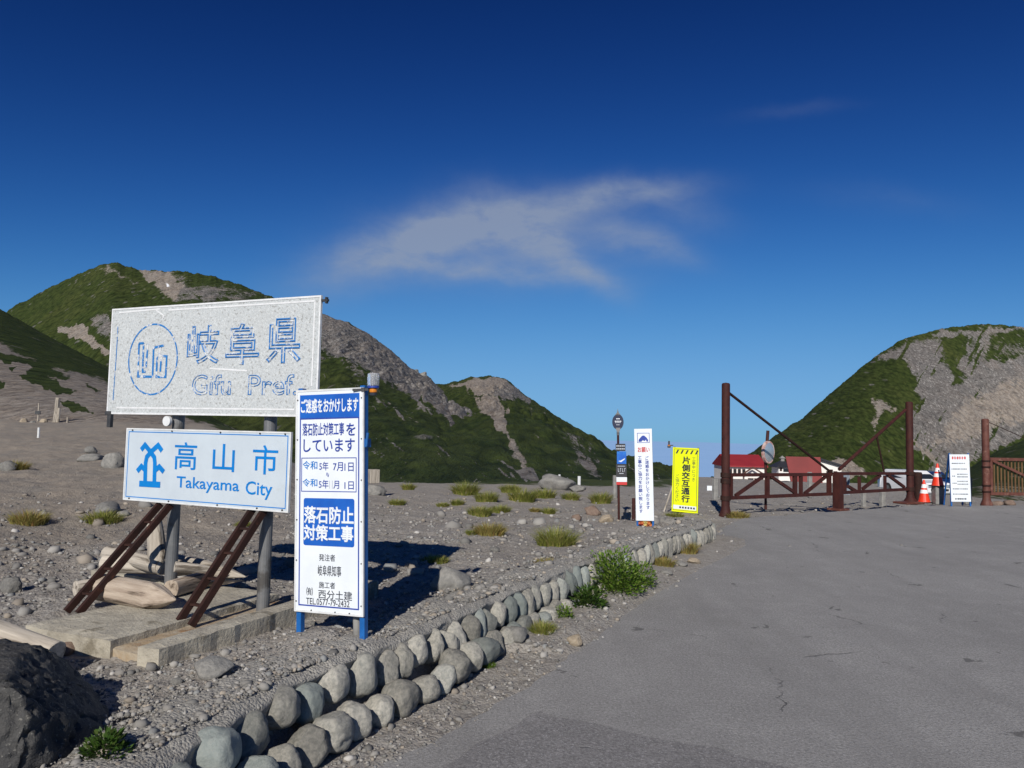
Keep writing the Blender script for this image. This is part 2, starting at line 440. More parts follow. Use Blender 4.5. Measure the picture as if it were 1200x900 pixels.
def ground_mat():
    m_ = bpy.data.materials.new('gravel_ground'); m_.use_nodes = True
    t = NT(m_.node_tree); b = m_.node_tree.nodes['Principled BSDF']
    vec = t.n('ShaderNodeTexCoord').outputs['Object']
    at_ = t.n('ShaderNodeAttribute', attribute_name='zone').outputs['Color']
    sr = t.n('ShaderNodeSeparateColor'); t.put(sr.inputs[0], at_)
    sand, green, _ = sr.outputs
    n1 = t.noise(vec, 0.6, 6, 0.6); n2 = t.noise(vec, 7, 6, 0.65); n3 = t.noise(vec, 60, 4, 0.65)
    vo = t.n('ShaderNodeTexVoronoi'); t.put(vo.inputs['Vector'], vec); vo.inputs['Scale'].default_value = 48
    vo2 = t.n('ShaderNodeTexVoronoi'); t.put(vo2.inputs['Vector'], vec); vo2.inputs['Scale'].default_value = 17
    pc = t.n('ShaderNodeSeparateColor'); t.put(pc.inputs[0], vo.outputs['Color'])
    pc2 = t.n('ShaderNodeSeparateColor'); t.put(pc2.inputs[0], vo2.outputs['Color'])
    col = t.mix(t.ss(n2, 0.3, 0.7), (0.212, 0.190, 0.168), (0.31, 0.285, 0.255))
    col = t.mix(t.m('MULTIPLY', pc.outputs[0], 0.5), col, (0.40, 0.385, 0.36))
    col = t.mix(t.m('MULTIPLY', t.ss(pc2.outputs[1], 0.6, 1.0), 0.5), col, (0.36, 0.345, 0.32))
    col = t.mix(t.m('MULTIPLY', t.ss(n3, 0.55, 0.7), 0.5), col, (0.12, 0.11, 0.10))
    col = t.mix(t.m('MULTIPLY', t.ss(n1, 0.42, 0.66), 0.35), col, (0.27, 0.235, 0.195))
    sandc = t.mix(t.ss(t.noise(vec, 1.6, 6, 0.65), 0.35, 0.65), (0.30, 0.255, 0.205), (0.235, 0.21, 0.18))
    sandc = t.mix(t.m('MULTIPLY', t.ss(t.noise(vec, 5.0, 6, 0.7), 0.56, 0.66), 0.45), sandc, (0.15, 0.135, 0.12))
    col = t.mix(t.m('MULTIPLY', sand, 0.9), col, sandc)
    gr = t.mix(t.noise(vec, 0.4, 5), (0.028, 0.045, 0.010), (0.065, 0.075, 0.022))
    col = t.mix(t.ss(t.m('ADD', green, t.m('MULTIPLY', t.m('SUBTRACT', t.noise(vec, 0.5, 7, 0.65), 0.5), 0.9)), 0.42, 0.58), col, gr)
    t.put(b.inputs['Base Color'], col); b.inputs['Roughness'].default_value = 0.95
    b.inputs['Specular IOR Level'].default_value = 0.2
    h = t.m('ADD', t.m('MULTIPLY', vo.outputs['Distance'], -0.5), t.m('ADD', n3, t.m('MULTIPLY', vo2.outputs['Distance'], -0.7)))
    t.put(b.inputs['Normal'], t.bump(h, 0.9, 0.016))
    return m_
M['ground'] = ground_mat()

def mortar_mat():
    m_ = bpy.data.materials.new('pebbly_mortar'); m_.use_nodes = True
    t = NT(m_.node_tree); b = m_.node_tree.nodes['Principled BSDF']
    vec = t.n('ShaderNodeTexCoord').outputs['Object']
    vo = t.n('ShaderNodeTexVoronoi'); t.put(vo.inputs['Vector'], vec); vo.inputs['Scale'].default_value = 70
    pc = t.n('ShaderNodeSeparateColor'); t.put(pc.inputs[0], vo.outputs['Color'])
    n2 = t.noise(vec, 9, 6, 0.65); n3 = t.noise(vec, 90, 4, 0.6)
    col = t.mix(t.ss(n2, 0.3, 0.7), (0.235, 0.222, 0.20), (0.32, 0.305, 0.275))
    col = t.mix(t.m('MULTIPLY', pc.outputs[0], 0.55), col, (0.43, 0.41, 0.37))
    col = t.mix(t.m('MULTIPLY', t.ss(n3, 0.56, 0.7), 0.6), col, (0.09, 0.085, 0.08))
    t.put(b.inputs['Base Color'], col); b.inputs['Roughness'].default_value = 0.95
    t.put(b.inputs['Normal'], t.bump(t.m('ADD', t.m('MULTIPLY', vo.outputs['Distance'], -0.8), n3), 0.9, 0.014))
    return m_
M['mortar'] = mortar_mat()

def asphalt_mat(name, base, dark):
    m_ = bpy.data.materials.new(name); m_.use_nodes = True
    t = NT(m_.node_tree); b = m_.node_tree.nodes['Principled BSDF']
    vec = t.n('ShaderNodeTexCoord').outputs['Object']
    n1 = t.noise(vec, 0.55, 8, 0.66); n2 = t.noise(vec, 3.0, 6, 0.65); n3 = t.noise(vec, 60, 4, 0.75); n4 = t.noise(vec, 130, 2, 0.6); n5 = t.noise(vec, 14, 5, 0.7)
    col = t.mix(t.ss(n1, 0.3, 0.7), dark, base)
    col = t.mix(t.m('MULTIPLY', t.ss(n2, 0.45, 0.7), 0.35), col, tuple(c * 1.25 for c in base))
    col = t.mix(t.m('MULTIPLY', t.ss(n3, 0.5, 0.6), 0.7), col, tuple(c * 0.5 for c in base))
    col = t.mix(t.m('MULTIPLY', t.ss(n4, 0.6, 0.68), 0.75), col, tuple(min(0.5, c * 2.3) for c in base))
    col = t.mix(t.m('MULTIPLY', t.ss(n3, 0.44, 0.36), 0.5), col, tuple(min(.6, c * 1.6) for c in base))
    n6 = t.noise(vec, 32, 3, .7)
    col = t.mix(t.m('MULTIPLY', t.ss(n6, 0.56, 0.66), 0.4), col, tuple(c * 0.6 for c in base))
    col = t.mix(t.m('MULTIPLY', t.ss(n5, 0.5, 0.66), 0.35), col, tuple(c * 0.66 for c in base))
    rt = t.n('ShaderNodeMapping'); rt.inputs['Rotation'].default_value = (0, 0, R(28)); rt.inputs['Scale'].default_value = (1.3, .09, 1); t.put(rt.inputs[0], vec)
    col = t.mix(t.m('MULTIPLY', t.ss(t.noise(rt.outputs[0], 1.0, 5, .6), 0.46, 0.66), 0.30), col, tuple(c * 0.6 for c in base))
    col = t.mix(t.m('MULTIPLY', t.ss(t.noise(vec, 2.3, 4, .6, .6), 0.665, 0.69), 0.8), col, tuple(c * 0.35 for c in base))
    # a few long hairline cracks
    wv = t.noise(vec, 1.7, 5, 0.6, 0, 1)
    va = t.n('ShaderNodeVectorMath', operation='MULTIPLY_ADD')
    t.put(va.inputs[0], wv); va.inputs[1].default_value = (0.55, 0.55, 0); t.put(va.inputs[2], vec)
    ed = t.voro(va.outputs[0], 0.42, 'DISTANCE_TO_EDGE')
    cr = t.m('MULTIPLY', t.m('SUBTRACT', 1.0, t.ss(ed, 0.0008, 0.0035)), t.ss(t.noise(vec, 0.7, 3), 0.54, 0.62))
    col = t.mix(t.m('MULTIPLY', cr, 0.7), col, (0.05, 0.048, 0.045))
    t.put(b.inputs['Base Color'], col); b.inputs['Roughness'].default_value = 0.9
    b.inputs['Specular IOR Level'].default_value = 0.25
    t.put(b.inputs['Normal'], t.bump(t.m('SUBTRACT', t.m('ADD', n3, t.m('MULTIPLY', n4, 0.6)), cr), 0.8, 0.008))
    return m_
M['asphalt'] = asphalt_mat('worn_asphalt', (0.312, 0.304, 0.295), (0.25, 0.243, 0.236))
M['asphalt_patch'] = asphalt_mat('darker_asphalt', (0.245, 0.236, 0.232), (0.205, 0.198, 0.197))

def hill_mat():
    m_ = bpy.data.materials.new('alpine_slope'); m_.use_nodes = True
    t = NT(m_.node_tree); b = m_.node_tree.nodes['Principled BSDF']
    geo = t.n('ShaderNodeTexCoord').outputs['Object']
    at_ = t.n('ShaderNodeAttribute', attribute_name='zone').outputs['Color']
    sr = t.n('ShaderNodeSeparateColor'); t.put(sr.inputs[0], at_)
    rock, tan, snow = sr.outputs
    hsz = t.n('ShaderNodeAttribute', attribute_name='grain').outputs['Fac']     # metres per feature
    sq = t.n('ShaderNodeVectorMath', operation='MULTIPLY'); t.put(sq.inputs[0], geo); sq.inputs[1].default_value = (1, .21, .55)
    sc = t.n('ShaderNodeVectorMath', operation='SCALE'); t.put(sc.inputs[0], sq.outputs[0]); t.put(sc.inputs['Scale'], t.m('DIVIDE', 1.0, hsz))
    v = sc.outputs[0]
    na = t.noise(v, 0.12, 8, 0.68); nb = t.noise(v, 0.9, 6, 0.72); nc = t.noise(v, 2.6, 4, 0.72); ne = t.noise(v, 0.03, 5, 0.6)
    g = t.mix(t.ss(nb, 0.35, 0.65), (0.016, 0.029, 0.008), (0.050, 0.071, 0.017))
    g = t.mix(t.m('MULTIPLY', t.ss(na, 0.45, 0.68), 0.6), g, (0.066, 0.082, 0.022))
    g = t.mix(t.m('MULTIPLY', t.ss(nc, 0.54, 0.7), 0.75), g, (0.009, 0.015, 0.005))
    g = t.mix(t.m('MULTIPLY', t.ss(ne, 0.5, 0.7), 0.45), g, (0.08, 0.084, 0.028))
    vc_ = t.n('ShaderNodeTexVoronoi'); t.put(vc_.inputs['Vector'], v); vc_.inputs['Scale'].default_value = 0.75
    pk = t.n('ShaderNodeSeparateColor'); t.put(pk.inputs[0], vc_.outputs['Color'])
    g = t.mix(t.m('MULTIPLY', t.ss(vc_.outputs['Distance'], 0.35, 0.75), 0.75), g, (0.012, 0.020, 0.006))
    g = t.mix(t.m('MULTIPLY', pk.outputs[0], 0.4), g, (0.070, 0.088, 0.024))
    vo = t.n('ShaderNodeTexVoronoi'); t.put(vo.inputs['Vector'], v); vo.inputs['Scale'].default_value = 2.3
    pc = t.n('ShaderNodeSeparateColor'); t.put(pc.inputs[0], vo.outputs['Color'])
    rk = t.mix(t.ss(nb, 0.38, 0.62), (0.072, 0.068, 0.066), (0.185, 0.173, 0.163))
    rk = t.mix(t.m('MULTIPLY', t.ss(na, 0.42, 0.62), 0.6), rk, (0.215, 0.175, 0.148))
    rk = t.mix(t.m('MULTIPLY', t.ss(ne, 0.48, 0.62), 0.5), rk, (0.085, 0.08, 0.08))
    rk = t.mix(t.m('MULTIPLY', pc.outputs[0], 0.55), rk, (0.25, 0.237, 0.222))
    rk = t.mix(t.m('MULTIPLY', t.ss(nc, 0.55, 0.62), 0.85), rk, (0.04, 0.038, 0.037))
    rk = t.mix(t.m('MULTIPLY', t.ss(pc.outputs[2], 0.86, 0.92), 0.6), rk, (0.36, 0.34, 0.32))
    tn = t.mix(t.ss(nb, 0.40, 0.60), (0.145, 0.118, 0.096), (0.29, 0.24, 0.192))
    tn = t.mix(t.m('MULTIPLY', t.ss(na, 0.4, 0.62), 0.4), tn, (0.20, 0.18, 0.165))
    tn = t.mix(t.m('MULTIPLY', pc.outputs[1], 0.5), tn, (0.38, 0.35, 0.315))
    tn = t.mix(t.m('MULTIPLY', t.ss(nc, 0.57, 0.64), 0.7), tn, (0.085, 0.075, 0.068))
    jag = t.m('MULTIPLY', t.m('SUBTRACT', t.m('ADD', t.m('MULTIPLY', na, 0.40), t.m('ADD', t.m('MULTIPLY', nb, 0.32), t.m('MULTIPLY', nc, 0.28))), 0.5), 2.1)
    col = t.mix(t.ss(t.m('ADD', rock, jag), 0.45, 0.55), g, rk)
    col = t.mix(t.ss(t.m('ADD', tan, t.m('MULTIPLY', jag, 0.8)), 0.45, 0.55), col, tn)
    vs_ = t.n('ShaderNodeTexVoronoi'); t.put(vs_.inputs['Vector'], v); vs_.inputs['Scale'].default_value = 0.42
    ps = t.n('ShaderNodeSeparateColor'); t.put(ps.inputs[0], vs_.outputs['Color'])
    spk = t.m('MULTIPLY', t.ss(ps.outputs[0], 0.86, 0.9), t.m('SUBTRACT', 1.0, t.ss(vs_.outputs['Distance'], 0.18, 0.34)))
    col = t.mix(t.m('MULTIPLY', spk, 0.7), col, rk)
    col = t.mix(t.ss(snow, 0.4, 0.6), col, (0.8, 0.82, 0.85))
    t.put(b.inputs['Base Color'], col); b.inputs['Roughness'].default_value = 0.95
    b.inputs['Specular IOR Level'].default_value = 0.1
    bm_ = t.n('ShaderNodeBump'); bm_.inputs['Strength'].default_value = 1.0; t.put(bm_.inputs['Distance'], t.m('MULTIPLY', hsz, 0.5))
    t.put(bm_.inputs['Height'], t.m('SUBTRACT', t.m('ADD', nb, t.m('MULTIPLY', nc, 0.6)), t.m('MULTIPLY', vc_.outputs['Distance'], 0.7)))
    t.put(b.inputs['Normal'], bm_.outputs[0])
    return m_
M['hill'] = hill_mat()

def leaf_mat(name, c1, c2, c3):
    m_ = bpy.data.materials.new(name); m_.use_nodes = True
    t = NT(m_.node_tree); b = m_.node_tree.nodes['Principled BSDF']
    a = t.n('ShaderNodeAttribute', attribute_name='tint').outputs['Color']
    sr = t.n('ShaderNodeSeparateColor'); t.put(sr.inputs[0], a)
    col = t.mix(sr.outputs[0], c1, c2)
    col = t.mix(t.ss(sr.outputs[1], 0.75, 0.85), col, c3)
    t.put(b.inputs['Base Color'], col); b.inputs['Roughness'].default_value = 0.55
    b.inputs['Specular IOR Level'].default_value = 0.25
    tr = t.n('ShaderNodeBsdfTranslucent'); t.put(tr.inputs[0], col)
    mx = t.n('ShaderNodeMixShader'); mx.inputs[0].default_value = 0.25
    t.t.links.new(b.outputs[0], mx.inputs[1]); t.t.links.new(tr.outputs[0], mx.inputs[2])
    t.t.links.new(mx.outputs[0], m_.node_tree.nodes['Material Output'].inputs[0])
    return m_
M['grass'] = leaf_mat('alpine_grass', (0.14, 0.17, 0.032), (0.27, 0.29, 0.06), (0.38, 0.32, 0.12))
M['grass_dry'] = leaf_mat('drying_grass', (0.23, 0.21, 0.055), (0.36, 0.31, 0.10), (0.32, 0.19, 0.07))
M['leaf'] = leaf_mat('bright_leaves', (0.07, 0.145, 0.015), (0.15, 0.25, 0.03), (0.22, 0.29, 0.06))
M['leaf_dark'] = leaf_mat('dark_leaves', (0.025, 0.062, 0.010), (0.055, 0.11, 0.016), (0.09, 0.13, 0.03))

def pebble_mat():
    m_ = bpy.data.materials.new('loose_pebbles'); m_.use_nodes = True
    t = NT(m_.node_tree); b = m_.node_tree.nodes['Principled BSDF']
    a = t.n('ShaderNodeAttribute', attribute_name='tint').outputs['Color']
    vec = t.n('ShaderNodeTexCoord').outputs['Object']
    t.put(b.inputs['Base Color'], t.mix(t.m('MULTIPLY', t.noise(vec, 150, 3), 0.5), a, (0.12, 0.115, 0.11)))
    b.inputs['Roughness'].default_value = 0.9; b.inputs['Specular IOR Level'].default_value = 0.25
    return m_
M['pebble'] = pebble_mat()

# ------------------------------------------------------------------ terrain
WALL = [(-1.95, 0.9), (-1.44, 2.3), (-1.25, 3.1), (-1.05, 3.84), (-0.60, 4.66), (0.03, 5.98), (0.90, 7.59), (1.75, 9.1),
        (2.60, 10.5), (2.98, 11.2), (3.12, 11.65), (2.95, 12.1), (2.4, 12.45)]
INSIDE = WALL + [(-3, 14.5), (-30, 22), (-60, 10), (-60, -20), (-3.2, -20)]
def road_pts():
    pts = [gp(u, v) for u, v in [(430, 905), (540, 852), (622, 800), (690, 748), (745, 702), (800, 657), (846, 619), (868, 607), (980, 599.5), (1075, 592.5), (1160, 592.5), (1260, 592)]]
    p = [(q.x, q.y) for q in pts]
    return [(-0.95, -6), (-0.85, 1.5)] + p + [(30, 19), (30, -6)]
ROAD = road_pts()

def gz(x, y, detail=True):
    x, y = np.asarray(x, float), np.asarray(y, float)
    r = np.hypot(x, y)
    base = np.interp(r, [0, 17, 22, 150, 420, 1500, 5000, 60000], [0, 0, -0.2, -6.6, -25, -300, -800, -900])
    bed = np.interp(y, [0, 8, 11, 13, 15, 18], [0.33, 0.32, 0.20, 0.12, 0.03, 0.0])
    th = x / np.maximum(y, 0.1)
    s = sstep(-0.22, -0.42, th) * (y > 0)
    left = 0.33 + np.interp(y, [0, 9, 36, 80], [0, 0, 1.22, 1.5])
    inside = in_poly(x, y, INSIDE)
    d, _ = seg_dist(x, y, WALL)
    w = np.where(inside, 1.0, 0.0) * sstep(0.0, 0.25, np.where(y < 12.3, d, 1.0))
    z = base + bed * w + np.where(inside, .085 * np.exp(-((x + 1.08) ** 2 + (y - 4.46) ** 2) / .16), 0)   # gravel heaped round the sign's feet
    s = s * np.where(inside, 1.0, sstep(12.5, 16, y))
    z = z * (1 - s) + left * s
    if detail:
        rd = poly_sd(x, y, ROAD)
        amp = sstep(-0.15, 0.25, rd) * np.clip(1.2 - r / 300, 0, 1)
        n = fbm(x * 0.55, y * 0.55, 3, 3) * 0.045 + fbm(x * 3.1, y * 3.1, 3, 9) * 0.018 + fbm(x * 17, y * 17, 3, 15) * np.where(r < 14, 0.009, 0.0)
        n = n + np.where(r > 12, fbm(x * 0.16, y * 0.16, 3, 21) * np.clip((r - 12) / 40, 0, 1) * 0.22, 0)
        near_wall = np.where(inside, 1.0, sstep(0.1, 0.7, np.where(y < 12.4, d, 1)))
        z = z + n * amp * (0.35 + 0.65 * near_wall) - 0.016 * (1 - sstep(-0.12, 0.05, rd + 0.05 * pnoise(x * 4, y * 4, 4)))
        # gravel washed up against the foot of the kerb
        z = z + np.where(inside, 0, 0.05 * sstep(0.75, 0.15, d) * (y < 12) * (y > 5.5))
    return z
def g1(x, y): return float(gz(np.array([x]), np.array([y]))[0])
def ground_at(u, v):
    z = 0.2
    for _ in range(14):
        p = gp(u, v, z)
        if p.y <= 0 or p.y > 200: return p
        z = 0.5 * z + 0.5 * g1(p.x, p.y)
    return gp(u, v, z)

def make_ground():
    th_front = np.linspace(-0.86, 0.86, 800)
    th_back = np.linspace(0.86, 2 * math.pi - 0.86, 110)[1:-1]
    th = np.concatenate([th_front, th_back])
    rr = np.concatenate([[0.02], np.geomspace(0.7, 3, 30)[:-1], np.geomspace(3, 30, 420)[:-1], np.geomspace(30, 600, 120)[:-1], np.geomspace(600, 60000, 40)])
    A, B = np.meshgrid(th, rr)
    x, y = np.sin(A) * B, np.cos(A) * B
    z = gz(x, y)
    na, nr = len(th), len(rr)
    V = np.stack([x, y, z], -1).reshape(-1, 3)
    i, j = np.meshgrid(np.arange(nr - 1), np.arange(na), indexing='ij')
    j2 = (j + 1) % na
    Q = np.stack([i * na + j, (i + 1) * na + j, (i + 1) * na + j2, i * na + j2], -1).reshape(-1, 4)
    me = np_mesh('ground', V, Q[:, ::-1], [M['ground']], True)
    X, Y = V[:, 0], V[:, 1]; rad = np.hypot(X, Y)
    tq = X / np.maximum(Y, 0.1)
    sand = sstep(-0.15, -0.42, tq + 0.1 * fbm(X * 0.1, Y * 0.1, 3, 40)) * sstep(5.5, 10, rad + fbm(X * .4, Y * .4, 3, 41))
    sand = np.maximum(sand, 0.30 * sstep(9, 16, rad) * (X < 3))
    green = 0.75 * sstep(30, 48, rad) * sstep(-0.44, -0.38, tq) * (tq < .16) + 0.6 * sstep(24, 40, rad) * (tq > -0.25) * (tq < 0.22) + 0.32 * sstep(110, 170, rad) * (tq > 0.2)
    green = np.maximum(green, sstep(200, 260, rad))
    vcol(me, 'zone', np.stack([sand, np.clip(green, 0, 1), 0 * sand], -1))
    tag(link(me, 'ground'), kind='structure')
make_ground()

def sheet(name, poly, m_, lift, edge=0.05, step=0.12, seed=3):
    """flat sheet with a ragged edge"""
    pts = []
    n = len(poly)
    for i in range(n):
        a, b = Vector(poly[i]), Vector(poly[(i + 1) % n])
        L = (b - a).length; k = max(1, int(min(L, 40) / step))
        for q in range(k): pts.append(a.lerp(b, q / k))
    out = []
    for p in pts:
        e = edge * (mnoise.noise(Vector((p.x * 1.3, p.y * 1.3, seed))) + 0.8 * mnoise.noise(Vector((p.x * 5, p.y * 5, seed))) + 0.5 * mnoise.noise(Vector((p.x * 14, p.y * 14, seed))))
        out.append((p.x + e, p.y + e * 0.7, lift))
    bm = bmesh.new()
    vs = [bm.verts.new(p) for p in out]
    f = bm.faces.new(vs)
    bmesh.ops.triangulate(bm, faces=[f])
    bmesh.ops.recalc_face_normals(bm, faces=bm.faces)
    for f in bm.faces:
        if f.normal.z < 0: f.normal_flip()
    me = bpy.data.meshes.new(name); bm.to_mesh(me); bm.free()
    me.materials.append(m_)
    return link(me, name)
tag(sheet('road', ROAD, M['asphalt'], 0.0, 0.09), kind='structure')
pp = [gp(u, v) for u, v in [(634, 833), (760, 860), (900, 893), (1010, 922)]]
tag(sheet('road_patch', [(q.x, q.y) for q in pp] + [(1.6, 1.0), (-0.75, 1.0)] + [(q.x, q.y) for q in [gp(505, 915), gp(560, 872)]], M['asphalt_patch'], 0.004, 0.07), kind='structure')

# ------------------------------------------------------------------ hills
def proj_np(P):
    d = P - np.array(CAM)
    w = d @ np.array(cF)
    return 600 + FPX * (d @ np.array(cR)) / w, 450 - FPX * (d @ np.array(cU)) / w

def hill(name, sky_pts, Yc, Y0, zb, masks, na, nt, p=1.15, amp=1.0, jag=1.0, seed=0, grain=1.0, green0=0.0, Yend=None, label=None, streak=None):
    A, E = [], []
    for u, v in sky_pts:
        d = pray(u, v); A.append(d.x / d.y); E.append(d.z / d.y)
    A, E = np.array(A), np.array(E)
    a = np.linspace(A[0], A[-1], na)
    e = np.interp(a, A, E)
    k = np.hanning(9); k /= k.sum()
    e = np.convolve(np.pad(e, 4, mode='edge'), k, 'valid')
    Yk = Yc if np.isscalar(Yc) else np.interp(a, A, np.interp(np.linspace(0, 1, len(A)), np.linspace(0, 1, len(Yc)), Yc))
    Yk = Yk * np.ones(na)
    ej = jag * (0.0022 * fbm(a * 60, a * 0 + seed, 3, seed) + 0.0016 * np.abs(fbm(a * 260, a * 0 + seed + 3, 2, seed + 5)))
    zc = EYE + e * Yk
    zj = ej * Yk
    t = np.concatenate([np.linspace(0, 1, nt), [1.06, 1.2, 1.5, 2.0]])
    T, AA = np.meshgrid(t, a, indexing='ij')
    if not np.isscalar(Y0): Y0 = np.interp(a, Y0[0], Y0[1])
    Y = Y0 + (Yk - Y0) * T
    Tn = np.clip(T, 0, 1)
    zb_ = gz(a * Y0, Y0 * np.ones(na), False) - .35 if zb is None else np.full(na, float(zb))
    Z = zb_ + (zc - zb_) * Tn ** p + zj * Tn ** 9
    Z = np.where(T > 1, Z - (T - 1) * np.maximum(Yk - Y0, 1) * 0.5, Z)
    X = AA * Y
    P0 = np.stack([X, Y, Z], -1).reshape(-1, 3)
    U, Vv = proj_np(P0)
    g = grain
    win = np.sqrt(np.clip(1 - Tn, 0, 1)) * sstep(0, .06, Tn) * (T <= 1)
    gull = fbm(X / (34 * g), Y / (120 * g), 4, seed + 2)
    dz = amp * g * (3.6 * gull + 1.1 * fbm(X / (9 * g), Y / (40 * g), 4, seed + 7)) * np.clip(Y / 250, .06, 1)
    un = U + 5 * fbm(U / 14, Vv / 14, 4, seed + 30); vn = Vv + 4 * fbm(U / 14 + 50, Vv / 14, 4, seed + 31)
    zone = np.zeros((len(U), 3))
    for poly, ch, val, fe in masks:
        sdist = poly_sd(un, vn, poly)
        if ch == 3: zone[:, 1] *= 1 - val * sstep(fe, -fe, sdist)
        else: zone[:, ch] = np.maximum(zone[:, ch], val * sstep(fe * 1.7, -fe * 1.3, sdist))
    if streak:
        # loose rock running down the fall line of the slope
        ang, k, lim = streak
        c_, s_ = math.cos(R(ang)), math.sin(R(ang))
        al, ac = U * c_ + Vv * s_, -U * s_ + Vv * c_
        f = fbm(ac / 7, al / 60, 4, seed + 50) + .35 * fbm(ac / 2.2, al / 14, 3, seed + 55)
        zone[:, 0] = np.maximum(zone[:, 0], k * sstep(.22, .75, f) * sstep(lim[0], lim[1], U))
        zone[:, 0] *= 1 - .55 * sstep(.25, .8, -f)
    rough = zone[:, 0].reshape(T.shape) + 0.5 * zone[:, 1].reshape(T.shape)
    crag = np.abs(fbm(X / (5.5 * g), Y / (22 * g), 4, seed + 12)) - 0.25
    shr = fbm(X / (3.0 * g), Y / (9 * g), 3, seed + 17)
    dz = dz * win + (crag * 2.6 * g * rough * min(1.0, amp * 1.3) * np.clip(Y / 300, .15, 1) + shr * 0.9 * g * min(1.0, amp * 3) * (1 - np.clip(rough, 0, 1)) * np.clip(Y / 300, .08, 1)) * np.clip(win + 0.12 * (T <= 1), 0, 1)
    Z = Z + dz
    V = np.stack([X, Y, Z], -1).reshape(-1, 3)
    n_t = len(t)
    i, j = np.meshgrid(np.arange(n_t - 1), np.arange(na - 1), indexing='ij')
    Q = np.stack([i * na + j, i * na + j + 1, (i + 1) * na + j + 1, (i + 1) * na + j], -1).reshape(-1, 4)
    me = np_mesh(name, V, Q, [M['hill']], True)
    zone[:, 1] = np.maximum(zone[:, 1], green0)
    vcol(me, 'zone', zone)
    ga = me.attributes.new('grain', 'FLOAT', 'POINT'); ga.data.foreach_set('value', np.full(len(V), g, dtype=np.float32))
    return tag(link(me, name), label, kind='structure')

hill('mountain_ridge', [(-420, 450), (-150, 420), (0, 371), (12, 362), (60, 336), (100, 318), (122, 309), (136, 308), (150, 313), (170, 317), (210, 318), (240, 322), (280, 333),
      (310, 345), (345, 358), (378, 368), (405, 377), (430, 390), (455, 408), (475, 426), (488, 436), (500, 440), (522, 461), (546, 478), (566, 499), (587, 517), (604, 536), (627, 558), (655, 580), (720, 610)],
     600, ([-.60, -.22], [240, 30]), None, [
        ([(148, 312), (310, 342), (345, 355), (430, 386), (500, 436), (535, 466), (620, 552), (630, 560), (600, 550), (560, 516), (510, 482), (470, 462), (425, 446), (395, 430), (372, 430), (370, 400), (300, 356), (240, 362), (205, 360), (190, 350), (172, 326)], 0, 0.62, 14),
        ([(380, 370), (430, 388), (488, 432), (500, 438), (522, 460), (546, 476), (566, 498), (587, 515), (604, 534), (630, 560), (616, 560), (587, 538), (563, 526), (540, 511), (517, 488), (496, 474), (467, 456), (438, 445), (417, 424), (400, 413), (378, 402)], 0, 1.5, 4),
        ([(158, 314), (200, 317), (216, 335), (206, 356), (188, 342), (172, 328)], 1, 0.7, 5),
        ([(192, 331), (200, 334), (199, 337), (194, 336)], 2, .8, 1.5),
        ([(68, 386), (92, 384), (120, 406), (135, 418), (118, 412), (95, 402), (76, 396)], 1, 0.9, 4),
        ([(100, 320), (130, 309), (165, 333), (186, 348), (140, 326), (118, 318)], 1, 0.55, 6),
        ([(100, 372), (136, 365), (136, 402), (112, 398)], 0, 0.6, 8),
        ([(430, 446), (434, 445), (462, 476), (455, 474)], 1, 0.6, 3),
        ([(458, 478), (462, 476), (530, 520), (524, 522)], 1, 0.5, 3),
        ([(500, 470), (505, 466), (560, 520), (552, 522)], 0, 0.7, 4)],
     820, 320, 1.35, 0.9, 1.0, 1, 1.35, streak=(43, .62, (250, 380)))
hill('mountain_summit', [(420, 475), (480, 462), (505, 451), (527, 449), (550, 443), (575, 440), (590, 444), (601, 450), (612, 461), (622, 467), (650, 486), (680, 505), (700, 521), (715, 537), (730, 551), (760, 569), (800, 590)],
     900, 45, None, [
        ([(527, 451), (578, 441), (592, 447), (587, 458), (569, 464), (549, 461)], 1, 0.8, 3),
        ([(563, 464), (590, 446), (617, 462), (621, 471), (590, 468), (575, 468)], 0, 0.8, 4),
        ([(556, 469), (581, 466), (602, 485), (593, 496), (592, 518), (581, 508), (571, 490)], 1, 0.85, 3),
        ([(588, 512), (594, 514), (606, 528), (626, 556), (612, 552), (600, 535)], 1, 0.6, 4),
        ([(640, 508), (657, 525), (677, 557), (709, 575), (722, 572), (706, 543), (680, 514), (660, 499)], 0, 0.5, 9),
        ([(612, 493), (616, 492), (632, 502), (628, 503)], 1, 0.7, 2)],
     480, 220, 1.35, 0.8, 0.8, 31, 1.8, streak=(50, .55, (590, 640)))
